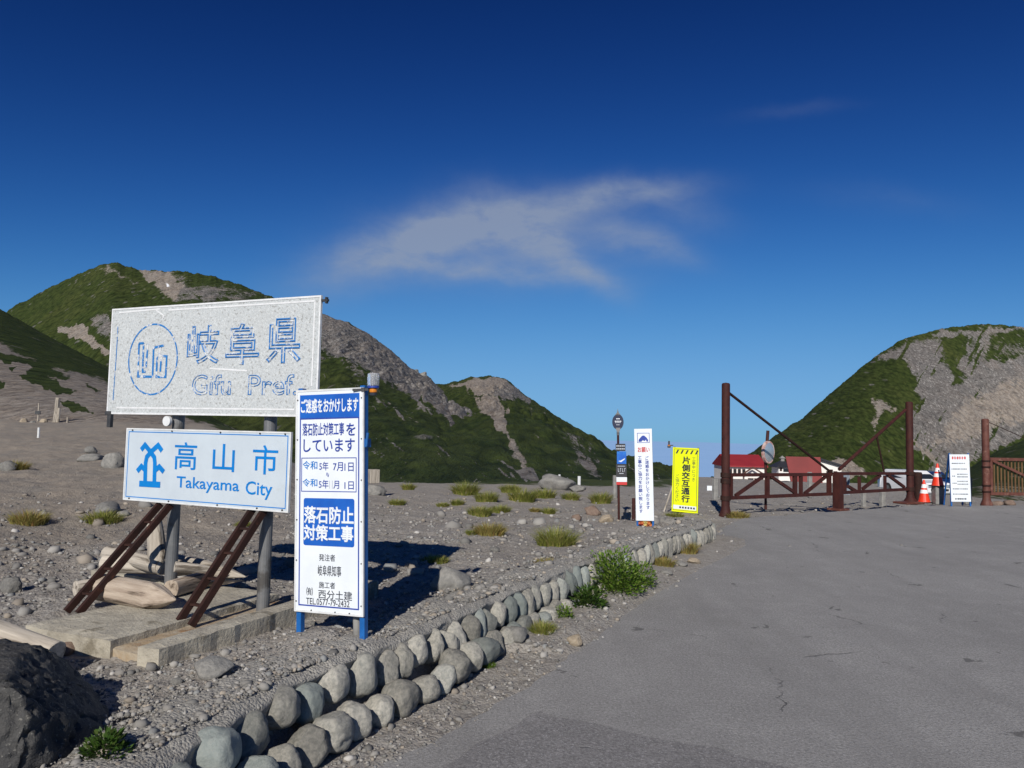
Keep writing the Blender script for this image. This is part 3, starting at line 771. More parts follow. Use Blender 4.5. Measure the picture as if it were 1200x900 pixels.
hill('mountain_dome', [(755, 592), (800, 575), (840, 557), (875, 534), (895, 520), (940, 490), (985, 451), (1010, 430), (1040, 408), (1060, 397), (1085, 390), (1110, 384), (1150, 380), (1180, 381), (1200, 384), (1300, 402), (1500, 470), (1750, 570)],
     430, 285, None, [
        ([(1052, 408), (1078, 398), (1102, 396), (1106, 420), (1128, 452), (1112, 472), (1080, 474), (1070, 440)], 0, 0.8, 8),
        ([(1118, 462), (1135, 440), (1150, 425), (1170, 425), (1200, 420), (1400, 430), (1500, 520), (1200, 512), (1150, 532), (1105, 544), (1070, 524), (1062, 494), (1080, 474)], 0, 1.0, 9),
        ([(1135, 460), (1180, 440), (1400, 440), (1400, 500), (1200, 500), (1140, 520), (1080, 520), (1110, 490)], 1, 0.6, 14),
        ([(1126, 384), (1165, 381), (1160, 430), (1128, 452), (1120, 425)], 0, 0.62, 10),
        ([(1160, 400), (1210, 396), (1210, 420), (1165, 425)], 0, 0.5, 10),
        ([(1085, 388), (1200, 382), (1300, 400), (1300, 410), (1200, 389), (1100, 396)], 0, 0.7, 4),
        ([(1015, 424), (1062, 396), (1072, 418), (1045, 428)], 0, 0.62, 7),
        ([(1023, 466), (1046, 474), (1064, 483), (1032, 480), (1024, 508), (1020, 500)], 1, 0.62, 4),
        ([(1060, 500), (1070, 512), (1105, 536), (1112, 545), (1080, 530)], 1, 0.8, 4),
        ([(955, 541), (985, 536), (1006, 545), (1014, 556), (950, 557)], 1, 0.9, 4),
        ([(1060, 556), (1100, 540), (1120, 548), (1110, 562)], 0, 0.8, 4)],
     700, 300, 1.1, 0.7, 0.8, 61, 1.0, streak=(120, .42, (1000, 1060)))
hill('near_slope', [(-520, 215), (-300, 262), (-100, 328), (0, 362), (60, 396), (130, 432), (200, 464), (240, 484), (280, 506), (320, 536), (360, 575)],
     [210, 190, 170, 150, 135, 120, 105, 90, 75, 60, 50], 36, None, [
        ([(-600, 600), (-600, 330), (-100, 378), (0, 402), (50, 428), (110, 446), (150, 458), (210, 490), (260, 500), (330, 520), (150, 600)], 1, 0.9, 9),
        ([(22, 441), (38, 433), (62, 445), (80, 455), (88, 461), (70, 462), (45, 453)], 3, 1, 4), ([(68, 468), (90, 473), (108, 483), (95, 485), (78, 478)], 3, 1, 3),
        ([(-60, 405), (0, 411), (40, 424), (80, 442), (66, 443), (20, 425), (-60, 415)], 3, 1, 4), ([(-10, 445), (8, 448), (6, 455), (-10, 456)], 3, 1, 3), ([(8, 428), (24, 432), (12, 436)], 3, 1, 3),
        ([(100, 448), (118, 456), (112, 459)], 3, .8, 3)],
     520, 260, 0.95, 0.14, 0.5, 91, 0.42)
hill('green_mound', [(1080, 590), (1110, 566), (1135, 549), (1162, 532), (1200, 516), (1300, 500), (1420, 505), (1600, 560)],
     75, 36, None, [([(1150, 560), (1200, 545), (1400, 540), (1400, 600), (1100, 600)], 1, 0.45, 10)], 240, 90, 0.9, 0.12, 0.7, 121, 0.3)
# scree slope: dwarf pine patches lying on it
def haze_sheet():
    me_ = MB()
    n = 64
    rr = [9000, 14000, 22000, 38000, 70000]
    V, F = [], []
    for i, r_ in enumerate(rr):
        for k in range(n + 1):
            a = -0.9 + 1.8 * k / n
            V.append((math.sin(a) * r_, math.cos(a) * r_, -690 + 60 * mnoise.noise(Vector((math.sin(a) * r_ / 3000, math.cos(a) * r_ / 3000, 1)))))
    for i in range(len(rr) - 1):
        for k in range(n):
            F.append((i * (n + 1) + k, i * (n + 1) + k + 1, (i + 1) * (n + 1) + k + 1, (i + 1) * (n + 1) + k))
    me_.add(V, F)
    o = me_.build('painted_haze', mat('painted_haze', (0.30, 0.50, 0.80), (0.32, 0.52, 0.82), 0.0004, 1.0, spec=0.0), smooth=True)  # added layer; distance haze over the lowland is painted as its pale blue colour
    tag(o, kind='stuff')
haze_sheet()

# ------------------------------------------------------------------ rocks (shared shapes)
def rock_mesh(name, m_, seed, sub=3, rough=0.28, flat=1.0, freq=1.3, fine=0.06, cut=0, fixed=(), crease=0, boxy=1):
    bm = bmesh.new()
    bmesh.ops.create_icosphere(bm, subdivisions=sub, radius=1.0)
    rs = random.Random(seed)
    o = Vector((seed * 3.7, seed * 1.3, seed * 2.1))
    planes = [(Vector(d).normalized(), h) for d, h in fixed]
    for _ in range(cut):
        d = Vector((rs.uniform(-1, 1), rs.uniform(-1, 1), rs.uniform(-0.6, 1))).normalized()
        planes.append((d, rs.uniform(0.55, 0.85)))
    for v in bm.verts:
        n_ = v.co.normalized()
        k = 1 + rough * mnoise.noise(n_ * freq + o) + rough * 0.5 * mnoise.noise(n_ * freq * 2.3 + o) + fine * mnoise.noise(n_ * 7 + o) + fine * .6 * mnoise.noise(n_ * 15 + o)
        if crease:
            for fq, dp in ((2.2, .10), (4.5, .06), (10, .03)):
                k -= crease * dp * max(0.0, 1 - abs(mnoise.noise(n_ * fq + o * 1.7)) / .10)
            k += crease * .05 * mnoise.noise(n_ * 24 + o) + crease * .03 * mnoise.noise(n_ * 50 + o)
        if boxy != 1:
            q_ = Vector([math.copysign(abs(a) ** boxy, a) for a in n_]); c = q_ * (k * .93)
        else: c = n_ * k
        for d, h in planes:
            e = c.dot(d) - h
            if e > 0: c = c - d * e * 0.88
        v.co = c
        if crease: v.co += n_ * crease * (.05 * mnoise.noise(n_ * 9 + o) + .035 * mnoise.noise(n_ * 21 + o) - .07 * max(0.0, 1 - abs(mnoise.noise(n_ * 3.1 + o * 2.3)) / .07))
        v.co.z *= flat
    for f in bm.faces: f.smooth = True
    me = bpy.data.meshes.new(name); bm.to_mesh(me); bm.free()
    me.materials.append(m_)
    return me

ROUND = [rock_mesh('round_stone', M['stone'], s, 4, 0.16, 1, 1.25, 0.03, s % 3, boxy=.80) for s in range(1, 13)]
ANG = {k: [rock_mesh('angular_rock', M[k], s, 3, 0.32, 0.8, 1.3, 0.07, 6) for s in range(11, 14)] for k in ('rock', 'rock_tan', 'rock_brown')}

# ------------------------------------------------------------------ stone kerb
wall = thing('stone_kerb', 'low kerb of rounded cobbles set in pebbly mortar curving along the road edge', 'kerb', (0, 0, 0))
def wall_samples(step):
    P = [Vector(p) for p in WALL]
    # smooth the corners a little
    pts = []
    for i in range(len(P) - 1):
        p0, p1, p2, p3 = P[max(i - 1, 0)], P[i], P[i + 1], P[min(i + 2, len(P) - 1)]
        for k in range(24):
            t = k / 24
            pts.append(0.5 * ((2 * p1) + (p2 - p0) * t + (2 * p0 - 5 * p1 + 4 * p2 - p3) * t * t + (3 * p1 - p0 - 3 * p2 + p3) * t ** 3))
    pts.append(P[-1])
    out, acc, nxt = [], 0.0, 0.0
    for a, b in zip(pts[:-1], pts[1:]):
        L = (b - a).length
        while nxt <= acc + L:
            out.append((nxt, a.lerp(b, (nxt - acc) / L), (b - a).normalized())); nxt += step
        acc += L
    return out
def wtop(y): return float(np.interp(y, [0, 7, 11, 12.5], [0.365, 0.355, 0.30, 0.24]))
def wout(y): return float(np.interp(y, [0, 4, 6, 8], [0.215, 0.195, 0.075, 0.02]))
WS = wall_samples(0.02)
V, F = [], []
for s_, p, d in WS:
    nrm = Vector((d.y, -d.x))                       # towards the road
    top, w = wtop(p.y), wout(p.y)
    o = Vector((p.x, p.y, 0)) * 1.0
    nz = lambda f, q: mnoise.noise(Vector((p.x * f, p.y * f, q)))
    prof = [(w + 0.02, -0.08), (w * 0.55 - .03, 0.03), (w * .22 - .03, 0.14), (w * .2, top - 0.07), (0.014 + w * .2, top - .03), (-0.03 + w * .1, top + .002), (-0.2, top + 0.012), (-0.33, top - 0.005), (-0.48, top - 0.045), (-0.7, top - 0.16)]
    tt = np.linspace(0, len(prof) - 1, 34)
    prof = [(float(np.interp(q, range(len(prof)), [a[0] for a in prof])), float(np.interp(q, range(len(prof)), [a[1] for a in prof]))) for q in tt]
    for k, (t, z) in enumerate(prof):
        t2 = t + 0.03 * nz(5, k * .25)
        X_, Y_ = p.x + nrm.x * t2, p.y + nrm.y * t2
        mz = lambda f, q: mnoise.noise(Vector((X_ * f, Y_ * f, q)))
        V.append((X_, Y_, z + 0.016 * mz(4, 9) + 0.009 * mz(14, 3) + 0.007 * mz(34, 1)))
n_ = len(prof)
for i in range(len(WS) - 1):
    for k in range(n_ - 1):
        F.append((i * n_ + k, i * n_ + k + 1, (i + 1) * n_ + k + 1, (i + 1) * n_ + k))
MB().add(V, F).build('mortar', M['mortar'], wall, smooth=True)

def put_stone(parent, me, pos, scale, rot, name='stone'):
    o = bpy.data.objects.new(name, me); COL.objects.link(o)
    o.location = pos; o.scale = scale; o.rotation_euler = rot
    if parent is not None: o.parent = parent
    return o
rs = random.Random(21)
total = WS[-1][0]
def wall_at(s):
    i = min(len(WS) - 1, max(0, int(s / 0.02))); return WS[i][1], WS[i][2]
s_, n_st = 1.02, 0
while s_ < total - 0.05:
    p, d = wall_at(s_)
    near = float(np.interp(p.y, [2, 3.6, 5.5, 9], [1.35, 1.1, 0.92, 0.86]))
    w = float(np.interp(p.y, [2.5, 3.4, 4.2, 5.5], [.135, .10, .080, .074])) * rs.uniform(.8, 1.25); h = float(np.interp(p.y, [2.5, 3.4, 4.2, 5.3, 6.7], [.09, .10, .11, .125, .142])) * rs.uniform(.85, 1.12); dpt = rs.uniform(0.085, 0.115)
    nrm = Vector((d.y, -d.x))
    yaw = math.atan2(d.y, d.x)
    off = -0.016 + wout(p.y) * 0.30
    pos = (p.x + nrm.x * off, p.y + nrm.y * off, wtop(p.y) - .018 - h * 0.95 + rs.uniform(-0.03, 0.012))
    put_stone(wall, rs.choice(ROUND), pos, (w, dpt, h), (rs.uniform(-.25, .1), rs.uniform(-.3, .3), yaw + rs.uniform(-.45, .45)))
    s_ += w * 2.0 + rs.uniform(0.0, 0.035); n_st += 1
s_ = 1.15
while s_ < 11.6 and n_st < 99:
    p, d = wall_at(s_)
    sc = float(np.interp(p.y, [2.5, 4.5, 7, 10], [1.05, 1.0, 0.75, 0.62])) * rs.uniform(0.85, 1.15)
    nrm = Vector((d.y, -d.x)); yaw = math.atan2(d.y, d.x)
    skip = p.y > 6.0 and rs.random() < (0.25 if p.y < 6.8 else 0.55)
    if not skip:
        off = wout(p.y) + float(np.interp(p.y, [3, 6, 8], [-0.01, 0.04, 0.08])) + rs.uniform(-.02, .02)
        w = 0.100 * sc * rs.uniform(.8, 1.3)
        put_stone(wall, rs.choice(ROUND), (p.x + nrm.x * off, p.y + nrm.y * off, 0.07 * sc + rs.uniform(0, .025)),
                  (w, 0.095 * sc, 0.088 * sc * rs.uniform(.85, 1.2)), (rs.uniform(-.4, .4), rs.uniform(-.4, .4), yaw + rs.uniform(-.5, .5)))
        n_st += 1
    s_ += 0.20 * sc
print('kerb stones', n_st, wall_at(1.0))

# ------------------------------------------------------------------ text
def text_geo(body, bold=0.0, outline=0.0, vertical=False):
    if vertical:
        V, F = [], []
        for i, ch in enumerate(body):
            v, f = text_geo(ch, bold, outline)
            cx = (min(q[0] for q in v) + max(q[0] for q in v)) / 2
            b = len(V)
            V += [(q[0] - cx, q[1] - i * 1.04, q[2]) for q in v]; F += [tuple(k + b for k in g) for g in f]
        return V, F
    c = bpy.data.curves.new('lettering', 'FONT')
    c.body = body; c.size = 1.0; c.resolution_u = 3
    if outline:
        c.fill_mode = 'NONE'; c.bevel_depth = outline; c.bevel_resolution = 0
    else:
        c.offset = bold
    o = bpy.data.objects.new('lettering', c); COL.objects.link(o)
    dg = bpy.context.evaluated_depsgraph_get(); dg.update()
    me = bpy.data.meshes.new_from_object(o.evaluated_get(dg))
    V = [tuple(v.co) for v in me.vertices]; F = [tuple(p.vertices) for p in me.polygons]
    bpy.data.objects.remove(o); bpy.data.curves.remove(c); bpy.data.meshes.remove(me)
    return V, F

class Board:
    """collects print for one sign face; boxes are given as (left, top, right, bottom) on the sign's own face"""
    def __init__(s, root, y, zoom=None):
        s.r, s.y, s.zoom = root, y, zoom
        s.mb = {}
    def px(s, x, y):
        if s.zoom: x, y = s.zoom[0] + x / s.zoom[2], s.zoom[1] + y / s.zoom[2]
        q = loc(s.r, x, y, s.y); return q.x, q.z
    def bucket(s, key): return s.mb.setdefault(key, MB())
    def text(s, body, b, key, bold=0.0, outline=0.0, vertical=False, local=False, lift=0.0):
        if local: x0, z1, x1, z0 = b
        else:
            x0, z1 = s.px(b[0], b[1]); x1, z0 = s.px(b[2], b[3])
        V, F = text_geo(body, 0.0, outline, vertical)
        if bold and not outline:
            V2, F2 = text_geo(body, 0.0, bold, vertical)
            F = list(F) + [tuple(i + len(V) for i in f) for f in F2]; V = list(V) + list(V2)
        a0, a1 = min(v[0] for v in V), max(v[0] for v in V); c0, c1 = min(v[1] for v in V), max(v[1] for v in V)
        kx, kz = (x1 - x0) / (a1 - a0), (z1 - z0) / (c1 - c0)
        yy = s.y - 0.0018 - lift
        s.bucket(key).add([(x0 + (v[0] - a0) * kx, yy - v[2] * min(kx, kz), z0 + (v[1] - c0) * kz) for v in V], F)
    def rect(s, b, key, local=False, th=0.001, lift=0.0):
        if local: x0, z1, x1, z0 = b
        else:
            x0, z1 = s.px(b[0], b[1]); x1, z0 = s.px(b[2], b[3])
        s.bucket(key).box(((x0 + x1) / 2, s.y - th / 2 - lift, (z0 + z1) / 2), (abs(x1 - x0), th, abs(z1 - z0)))
    def stroke(s, pts, w, key, lift=0.0, local=False):
        P = [Vector(p) for p in (pts if local else [s.px(*p) for p in pts])]
        L, Rr = [], []
        for i, p in enumerate(P):
            if i == 0: d = (P[1] - P[0]).normalized(); k = 1
            elif i == len(P) - 1: d = (P[-1] - P[-2]).normalized(); k = 1
            else:
                a, b = (P[i] - P[i - 1]).normalized(), (P[i + 1] - P[i]).normalized()
                d = (a + b).normalized(); k = min(2.0, 1 / max(0.3, d.dot(b)))
            n = Vector((-d.y, d.x)) * w / 2 * k
            L.append(p + n); Rr.append(p - n)
        y = s.y - 0.0016 - lift
        vs = [(q.x, y, q.y) for q in L + Rr]; n = len(P)
        s.bucket(key).add(vs, [(i, i + 1, n + i + 1, n + i) for i in range(n - 1)])
    def finish(s, parent, names):
        for key, mb in s.mb.items():
            mb.build(names.get(key, 'lettering'), M[key], parent)

# ------------------------------------------------------------------ the two-board boundary sign
YAW = R(-23.6)
ex = Vector((math.cos(YAW), math.sin(YAW), 0)); ey = Vector((-math.sin(YAW), math.cos(YAW), 0))
SP = Vector((-2.10, 5.13, 0.42))
sign = thing('boundary_sign', 'large two-board sign with flaking grey upper panel and pale lower panel on steel posts', 'sign', SP, (0, 0, YAW))
def sl(p): return Matrix.Rotation(-YAW, 3, 'Z') @ (Vector(p) - SP)
def board(root, name, c, w, h, m_, y, th=0.018, rag=0.0):
    return MB().box((c[0], y + th / 2, c[1]), (w, th, h)).build(name, m_, root, 0.002)
# upper panel
q = sl((-2.117, 5.15, 2.058)); ub = (q.x, q.z, q.y)
wU, hU = 1.915, 0.782
y_u = ub[2]
outl = []
xl, xr, zb_, zt_ = ub[0] - wU / 2, ub[0] + wU / 2, ub[1] - hU / 2, ub[1] + hU / 2
for k in range(41):
    x = xr + (xl - xr) * k / 40
    f = 1 - k / 40
    dip = -0.012 * math.exp(-((f - .27) / .02) ** 2) - (0.006 if f < .25 else 0) - (0.006 if .3 < f < .9 else 0) * 0
    outl.append((x, zt_ + dip + 0.001 * math.sin(k * 2.3)))
up = MB().plate([(xl, zb_), (xr, zb_)] + outl, y_u - 0.016, y_u).build('upper_panel', M['peeled'], sign)
MB().frame(xl - .004, xr + .004, zb_ - .004, zt_ - .0, .012, y_u - .019, y_u - .001).build('rim', M['flaked_white'], up)
B = Board(sign, y_u - 0.016, (120, 340, 1200 / 270))
for ch, b in (('岐', (447, 187, 608, 384)), ('阜', (648, 176, 815, 388)), ('県', (860, 150, 1033, 380))):
    B.text(ch, b, 'flaked', outline=0.019)
B.text('Gifu', (470, 440, 668, 548), 'flaked', outline=0.017)
B.text('Pref.', (762, 440, 1015, 548), 'flaked', outline=0.017)
c0 = B.px(262, 360); ra = B.px(390, 360)[0] - c0[0]; rb = B.px(262, 178)[1] - c0[1]
B.stroke([(c0[0] + ra * math.cos(t), c0[1] + rb * math.sin(t)) for t in np.linspace(0, 2 * math.pi, 61)], 0.012, 'flaked', local=True)
for st in ([(192, 278), (186, 450), (262, 451), (268, 300), (322, 288)], [(216, 276), (210, 425), (226, 425)], [(192, 278), (216, 276)],
           [(238, 280), (228, 405)], [(286, 345), (282, 452), (330, 452), (336, 345), (298, 342), (304, 290)], [(308, 345), (302, 425)]):
    B.stroke(st, 0.017, 'flaked', lift=0.0004)
B.stroke([(82, 190), (74, 330), (55, 590)], 0.008, 'flaked', lift=0.0002)
for a, b_ in (((88, 118), (300, 98)), ((345, 104), (1110, 56)), ((75, 612), (1000, 622)), ((1108, 60), (1090, 500)), ((560, 408), (755, 420))):
    B.stroke([a, ((a[0] + b_[0]) / 2, (a[1] + b_[1]) / 2), b_], 0.012, 'flaked_white', lift=0.0002)
B.stroke([(280, 104), (306, 122), (322, 134), (314, 150)], 0.010, 'flaked_white', lift=0.0006)
B.finish(up, {'flaked': 'lettering', 'flaked_white': 'border'})
# lower panel
q = sl((-2.087, 5.10, 1.306)); lb = (q.x, q.z); y_l = q.y
wL, hL = 1.485, 0.509
lp = board(sign, 'lower_panel', lb, wL, hL, M['pale'], y_l - .018)
B = Board(sign, y_l - 0.018, (140, 490, 1200 / 210))
for ch, b in (('高', (374, 158, 514, 350)), ('山', (630, 170, 768, 362)), ('市', (897, 178, 1058, 382))):
    B.text(ch, b, 'cyan', bold=0.006)
B.text('Takayama', (385, 388, 800, 516), 'cyan', bold=0.012)
B.text('City', (848, 420, 1022, 550), 'cyan', bold=0.012)
for k, st in enumerate(([(146, 213), (172, 180), (206, 222), (234, 262), (238, 300), (234, 438)], [(286, 220), (260, 182), (212, 226), (184, 260), (176, 300), (172, 436)],
           [(120, 356), (148, 322), (178, 352)], [(298, 360), (268, 325), (236, 352)], [(134, 438), (274, 446)])):
    B.stroke(st, 0.036 if k < 4 else 0.042, 'cyan', lift=0.0003 * k)
x0, x1, z0, z1 = lb[0] - wL / 2 + .02, lb[0] + wL / 2 - .02, lb[1] - hL / 2 + .02, lb[1] + hL / 2 - .02
B.bucket('navy_line').frame(x0, x1, z0, z1, .006, B.y - .0012, B.y)
M['navy_line'] = M['cyan']
B.finish(lp, {'cyan': 'lettering', 'navy_line': 'border'})
MB().frame(lb[0] - wL / 2 - .003, lb[0] + wL / 2 + .003, lb[1] - hL / 2 - .003, lb[1] + hL / 2 + .003, .010, B.y - .003, B.y + .015).build('rim', M['white_trim'], lp)
bl = MB()
for fx in (-.46, -.2, .1, .33, .47):
    for sz in (-1, 1): bl.tube([(lb[0] + fx * wL, B.y - .001, lb[1] + sz * (hL / 2 - .011)), (lb[0] + fx * wL, B.y - .006, lb[1] + sz * (hL / 2 - .011))], .006, 8)
bl.build('bolt', M['dark_steel'], lp)
# posts and back rails
def post_x(u, v): return loc(sign, u, v, 0.078).x
print('panel planes', y_u, y_l)
pR, pL = post_x(311, 640), post_x(203, 620)
for x in (pR, pL):
    MB().tube([(x, 0.078, -0.2), (x, 0.078, 1.95)], 0.042, 18).build('post', M['galv'], sign, smooth=False)
for z in (ub[1] - .22, ub[1] + .22, lb[1] - .12, lb[1] + .12):
    wd = (wU if z > 1.2 else wL)
    cxr = ub[0] if z > 1.2 else lb[0]
    MB().box((cxr, (y_u if z > 1.2 else y_l) + 0.0135, z), (wd - .12, 0.022, 0.045)).build('back_rail', M['dark_steel'], sign)
MB().lathe([(0.036, 0), (0.036, 0.02)], 18).build('reflector', M['white_trim'], sign)
o = [c for c in sign.children if c.name.startswith('reflector')][0]
o.rotation_euler = (R(90), 0, 0); q = loc(sign, 197.5, 493.5, 0.01); o.location = (q.x, 0.01, q.z)
br = MB(); q = loc(sign, 129, 492, 0.0)
br.box((q.x, .0, q.z), (.035, .03, .11)).box((q.x - .012, .0, q.z + .05), (.05, .04, .03))
br.build('corner_clamp', M['dark_steel'], sign, .003)
q = loc(sign, 381, 352, 0.0)
MB().box((q.x, 0, q.z), (.05, .02, .014)).box((q.x + .012, 0, q.z), (.012, .02, .04)).build('corner_hook', M['dark_steel'], sign)
# ladder braces
for foot, top, rung_m in (((85, 716), (207, 592), 4), ((216, 730), (318, 598), 4)):
    a = sl(gp(*foot, 0.40)); xtop = pL if foot[0] < 150 else pR
    b = Vector((xtop, 0.0, loc(sign, top[0], top[1], 0.0).z))
    a = Vector((a.x, a.y, -0.03)); d = (b - a).normalized()
    br = MB()
    for s__ in (-0.055, 0.055):
        pa, pb = a + Vector((s__, 0, 0)), b + Vector((s__ * .9, 0, 0))
        br.bar(pa, pb, 0.030, 0.042, up=(0, 0, 1))
    for k in range(rung_m):
        f = 0.16 + 0.22 * k
        p = a.lerp(b, f) + Vector((0, 0, 0.0))
        br.bar(p + Vector((-0.055, 0, 0)), p + Vector((0.055, 0, 0)), 0.03, 0.014)
    br.build('ladder_brace', M['rust_dark'], sign)

# concrete foundation
slab = thing('concrete_foundation', 'cracked pale concrete slab with rust-stained groove under the big two-board sign', 'foundation', SP, (0, 0, YAW))
def slab_block(x0, x1, y0, y1, z0, z1):
    mb = MB()
    nx, ny = max(2, int((x1 - x0) / .06)), max(2, int((y1 - y0) / .06))
    vs, fs = [], []
    for i in range(nx + 1):
        for j in range(ny + 1):
            x, y = x0 + (x1 - x0) * i / nx, y0 + (y1 - y0) * j / ny
            e = min(i, nx - i, j, ny - j)
            n_ = mnoise.noise(Vector((x * 7, y * 7, 3))) * .008 + mnoise.noise(Vector((x * 25, y * 25, 3))) * .004
            vs.append((x + (.012 * mnoise.noise(Vector((x * 9, y * 9, 8))) if e == 0 else 0), y + (.012 * mnoise.noise(Vector((x * 9, y * 9, 12))) if e == 0 else 0), z1 + n_ - (.010 if e == 0 else 0)))
    ix = lambda i, j: i * (ny + 1) + j
    for i in range(nx):
        for j in range(ny): fs.append((ix(i, j), ix(i + 1, j), ix(i + 1, j + 1), ix(i, j + 1)))
    ring = [ix(i, 0) for i in range(nx + 1)] + [ix(nx, j) for j in range(1, ny + 1)] + [ix(i, ny) for i in range(nx - 1, -1, -1)] + [ix(0, j) for j in range(ny - 1, 0, -1)]
    b = len(vs)
    for r in ring: vs.append((vs[r][0] * 1.0, vs[r][1], z0))
    n = len(ring)
    for k in range(n): fs.append((ring[k], b + k, b + (k + 1) % n, ring[(k + 1) % n]))
    mb.add(vs, fs)
    return mb
nc = sl(gp(194, 758, 0.42)); fl = sl(gp(22, 733, 0.42)); gv0 = sl(gp(118, 752, 0.42)); gv1 = sl(gp(165, 757, 0.42))
yf = (nc.y + fl.y) / 2
slab_block(fl.x, gv0.x, yf, 0.42, -0.22, 0.0).build('left_block', M['concrete'], slab)
slab_block(gv1.x - .02, nc.x, yf - .01, 1.1, -0.24, 0.006).build('right_block', M['concrete'], slab)
M['rust_stain'] = mat('rust_stained_concrete', (0.33, 0.24, 0.145), (0.37, 0.32, 0.245), 7, 0.9, 0.9, 40, c3=(.26, .15, .07), s3=5, t3=.6, bdist=.01)
slab_block(gv0.x - .03, gv1.x + .01, yf + .02, 0.42, -0.22, -0.045).build('groove_floor', M['rust_stain'], slab)
slab_block(fl.x - 1.1, fl.x + .05, 0.30, 0.42, -0.22, 0.015).build('side_curb', M['concrete'], slab)

# logs and stakes
def stake(label, a, b, ra, rb, m_, point=None, group=None, name='wooden_stake'):
    """a->b round timber, sharpened towards b when point is set (length of the tip)"""
    a, b = Vector(a), Vector(b); d = (b - a); L = d.length; d.normalize()
    z = Vector((0, 0, 1)).rotation_difference(d)
    prof = [(0, ra * .97), (0.004, ra)]
    k = 7
    for i in range(1, k): prof.append((L * i / k * (1 - (point or 0) / L), ra + (rb - ra) * i / k))
    if point:
        prof += [(L - point, rb), (L - point * .5, rb * .62), (L - .01, rb * .12), (L, rb * .04)]
    else: prof += [(L - .006, rb), (L, rb * .95)]
    mb = MB()
    n = 28; vs, fs = [], []
    for i, (h, r_) in enumerate(prof):
        for q in range(n):
            t = 2 * math.pi * q / n
            rr_ = r_ * (1 + .13 * mnoise.noise(Vector((math.cos(t) * 1.3, math.sin(t) * 1.3, h * 2.2 + a.x * 9))) + .05 * mnoise.noise(Vector((math.cos(t) * 5, math.sin(t) * 5, h * 4 + a.x * 9))))
            if point and h > L - point * 1.01: rr_ *= (1 + .10 * math.cos(t * 4))
            vs.append((rr_ * math.cos(t), rr_ * math.sin(t), h))
    for i in range(len(prof) - 1):
        for q in range(n):
            q2 = (q + 1) % n; fs.append((i * n + q, i * n + q2, (i + 1) * n + q2, (i + 1) * n + q))
    fs.append(tuple(range(n - 1, -1, -1))); fs.append(tuple((len(prof) - 1) * n + q for q in range(n)))
    mb.add(vs, fs)
    o = mb.build(name, m_, None)
    o.location = a; o.rotation_mode = 'QUATERNION'; o.rotation_quaternion = z
    return tag(o, label, 'stake', group or 'timber stakes by the boundary sign')
zS = 0.42
def sp(u, v, h): return gp(u, v, zS + h)
stake('thick brown pointed stake lying nearest on the slab, between the two ladder braces', sp(118, 688, .085), sp(206, 703, .075), .088, .082, M['wood_warm'], .20)
stake('pale grey stake standing upright on its sharpened tip beside the left post', sp(181, 612, .44), sp(186, 672, .12), .055, .068, M['wood'], .14)
stake('grey split stake lying across the pile behind the upright one', sp(122, 660, .13), sp(248, 668, .12), .06, .055, M['wood'], .26)
stake('light stake at the back of the pile with its end cut round', sp(126, 648, .17), sp(190, 664, .16), .055, .058, M['wood'], None)
stake('long pale stake whose sharp point sticks out rightmost toward the right post', sp(190, 655, .12), sp(288, 676, .10), .06, .055, M['wood'], .34)
stake('short brown stake lying low under the pile beside the right brace', sp(200, 690, .06), sp(262, 672, .06), .06, .058, M['wood_warm'], .1)
stake('thin brown stake tip lying behind the right ladder brace', sp(228, 683, .04), sp(286, 680, .04), .035, .03, M['wood_warm'], .2)
stake('grey weathered stake end poking out at the far left of the pile', sp(88, 690, .07), sp(140, 683, .07), .05, .05, M['wood'], None)
stake('slim bleached stake lying on top of the pile toward the right post', sp(205, 664, .20), sp(262, 668, .15), .035, .03, M['wood'], .18)
a_, b_ = gp(-30, 735, 0.52), gp(64, 768, 0.42)
stake('fallen weathered post lying alone left of the slab above the dark boulder', a_, b_, .072, .07, M['wood'], None, 'timber stakes by the boundary sign')

# ------------------------------------------------------------------ white roadworks sign with blue frame
CP = Vector((-1.053, 4.498, 0.33))
cs = thing('roadworks_sign', 'tall white roadworks sign with blue bands in a blue steel frame beside the kerb', 'sign', CP, (0, R(-2.15), R(-22)))
CW, CH, CZ = 0.487, 1.337, 1.1626 - 0.33
bd = board(cs, 'board', (0, CZ), CW, CH, M['white'], -0.012, 0.012)
MB().frame(-CW / 2 - .002, CW / 2 + .002, CZ - CH / 2 - .002, CZ + CH / 2 + .002, .012, -.0145, -.002).build('rim', M['white_trim'], bd)
B = Board(cs, -0.012, (340, 450, 6.0))
hx0, hz1 = -CW / 2 + .028, CZ + CH / 2 - .03
hz0 = B.px(60, 235)[1]; hz0r = B.px(490, 237)[1]; hz0 = (hz0 + hz0r) / 2
B.rect((hx0, hz1, -hx0, hz0), 'blue', True)
B.bucket('line').frame(hx0, -hx0, CZ - CH / 2 + .035, hz0 - .0005, .008, B.y - .001, B.y)
M['line'] = M['navy']
def T(body, b, key, bold=0.0, lift=0.0, **k): B.text(body, b, key, bold, lift=lift, **k)
T('ご迷惑をおかけします', (78, 108, 480, 197), 'white_print', .030, .001)
M['white_print'] = M['white']
T('落石防止対策工事', (88, 276, 380, 360), 'navy', .016)
T('を', (395, 276, 460, 362), 'navy', .016)
T('しています', (95, 388, 455, 476), 'navy', .014)
xa, za = B.px(80, 518); xb, zb2 = B.px(467, 762)
B.bucket('line').frame(xa, xb, zb2, za, .005, B.y - .001, B.y)
T('令和', (90, 541, 192, 601), 'cyan', .010); T('5年', (206, 546, 270, 608), 'navy', .006); T('7月', (303, 550, 372, 612), 'navy', .008); T('1日', (383, 552, 447, 614), 'navy', .008)
T('～', (255, 620, 273, 655), 'navy', .01, vertical=False)
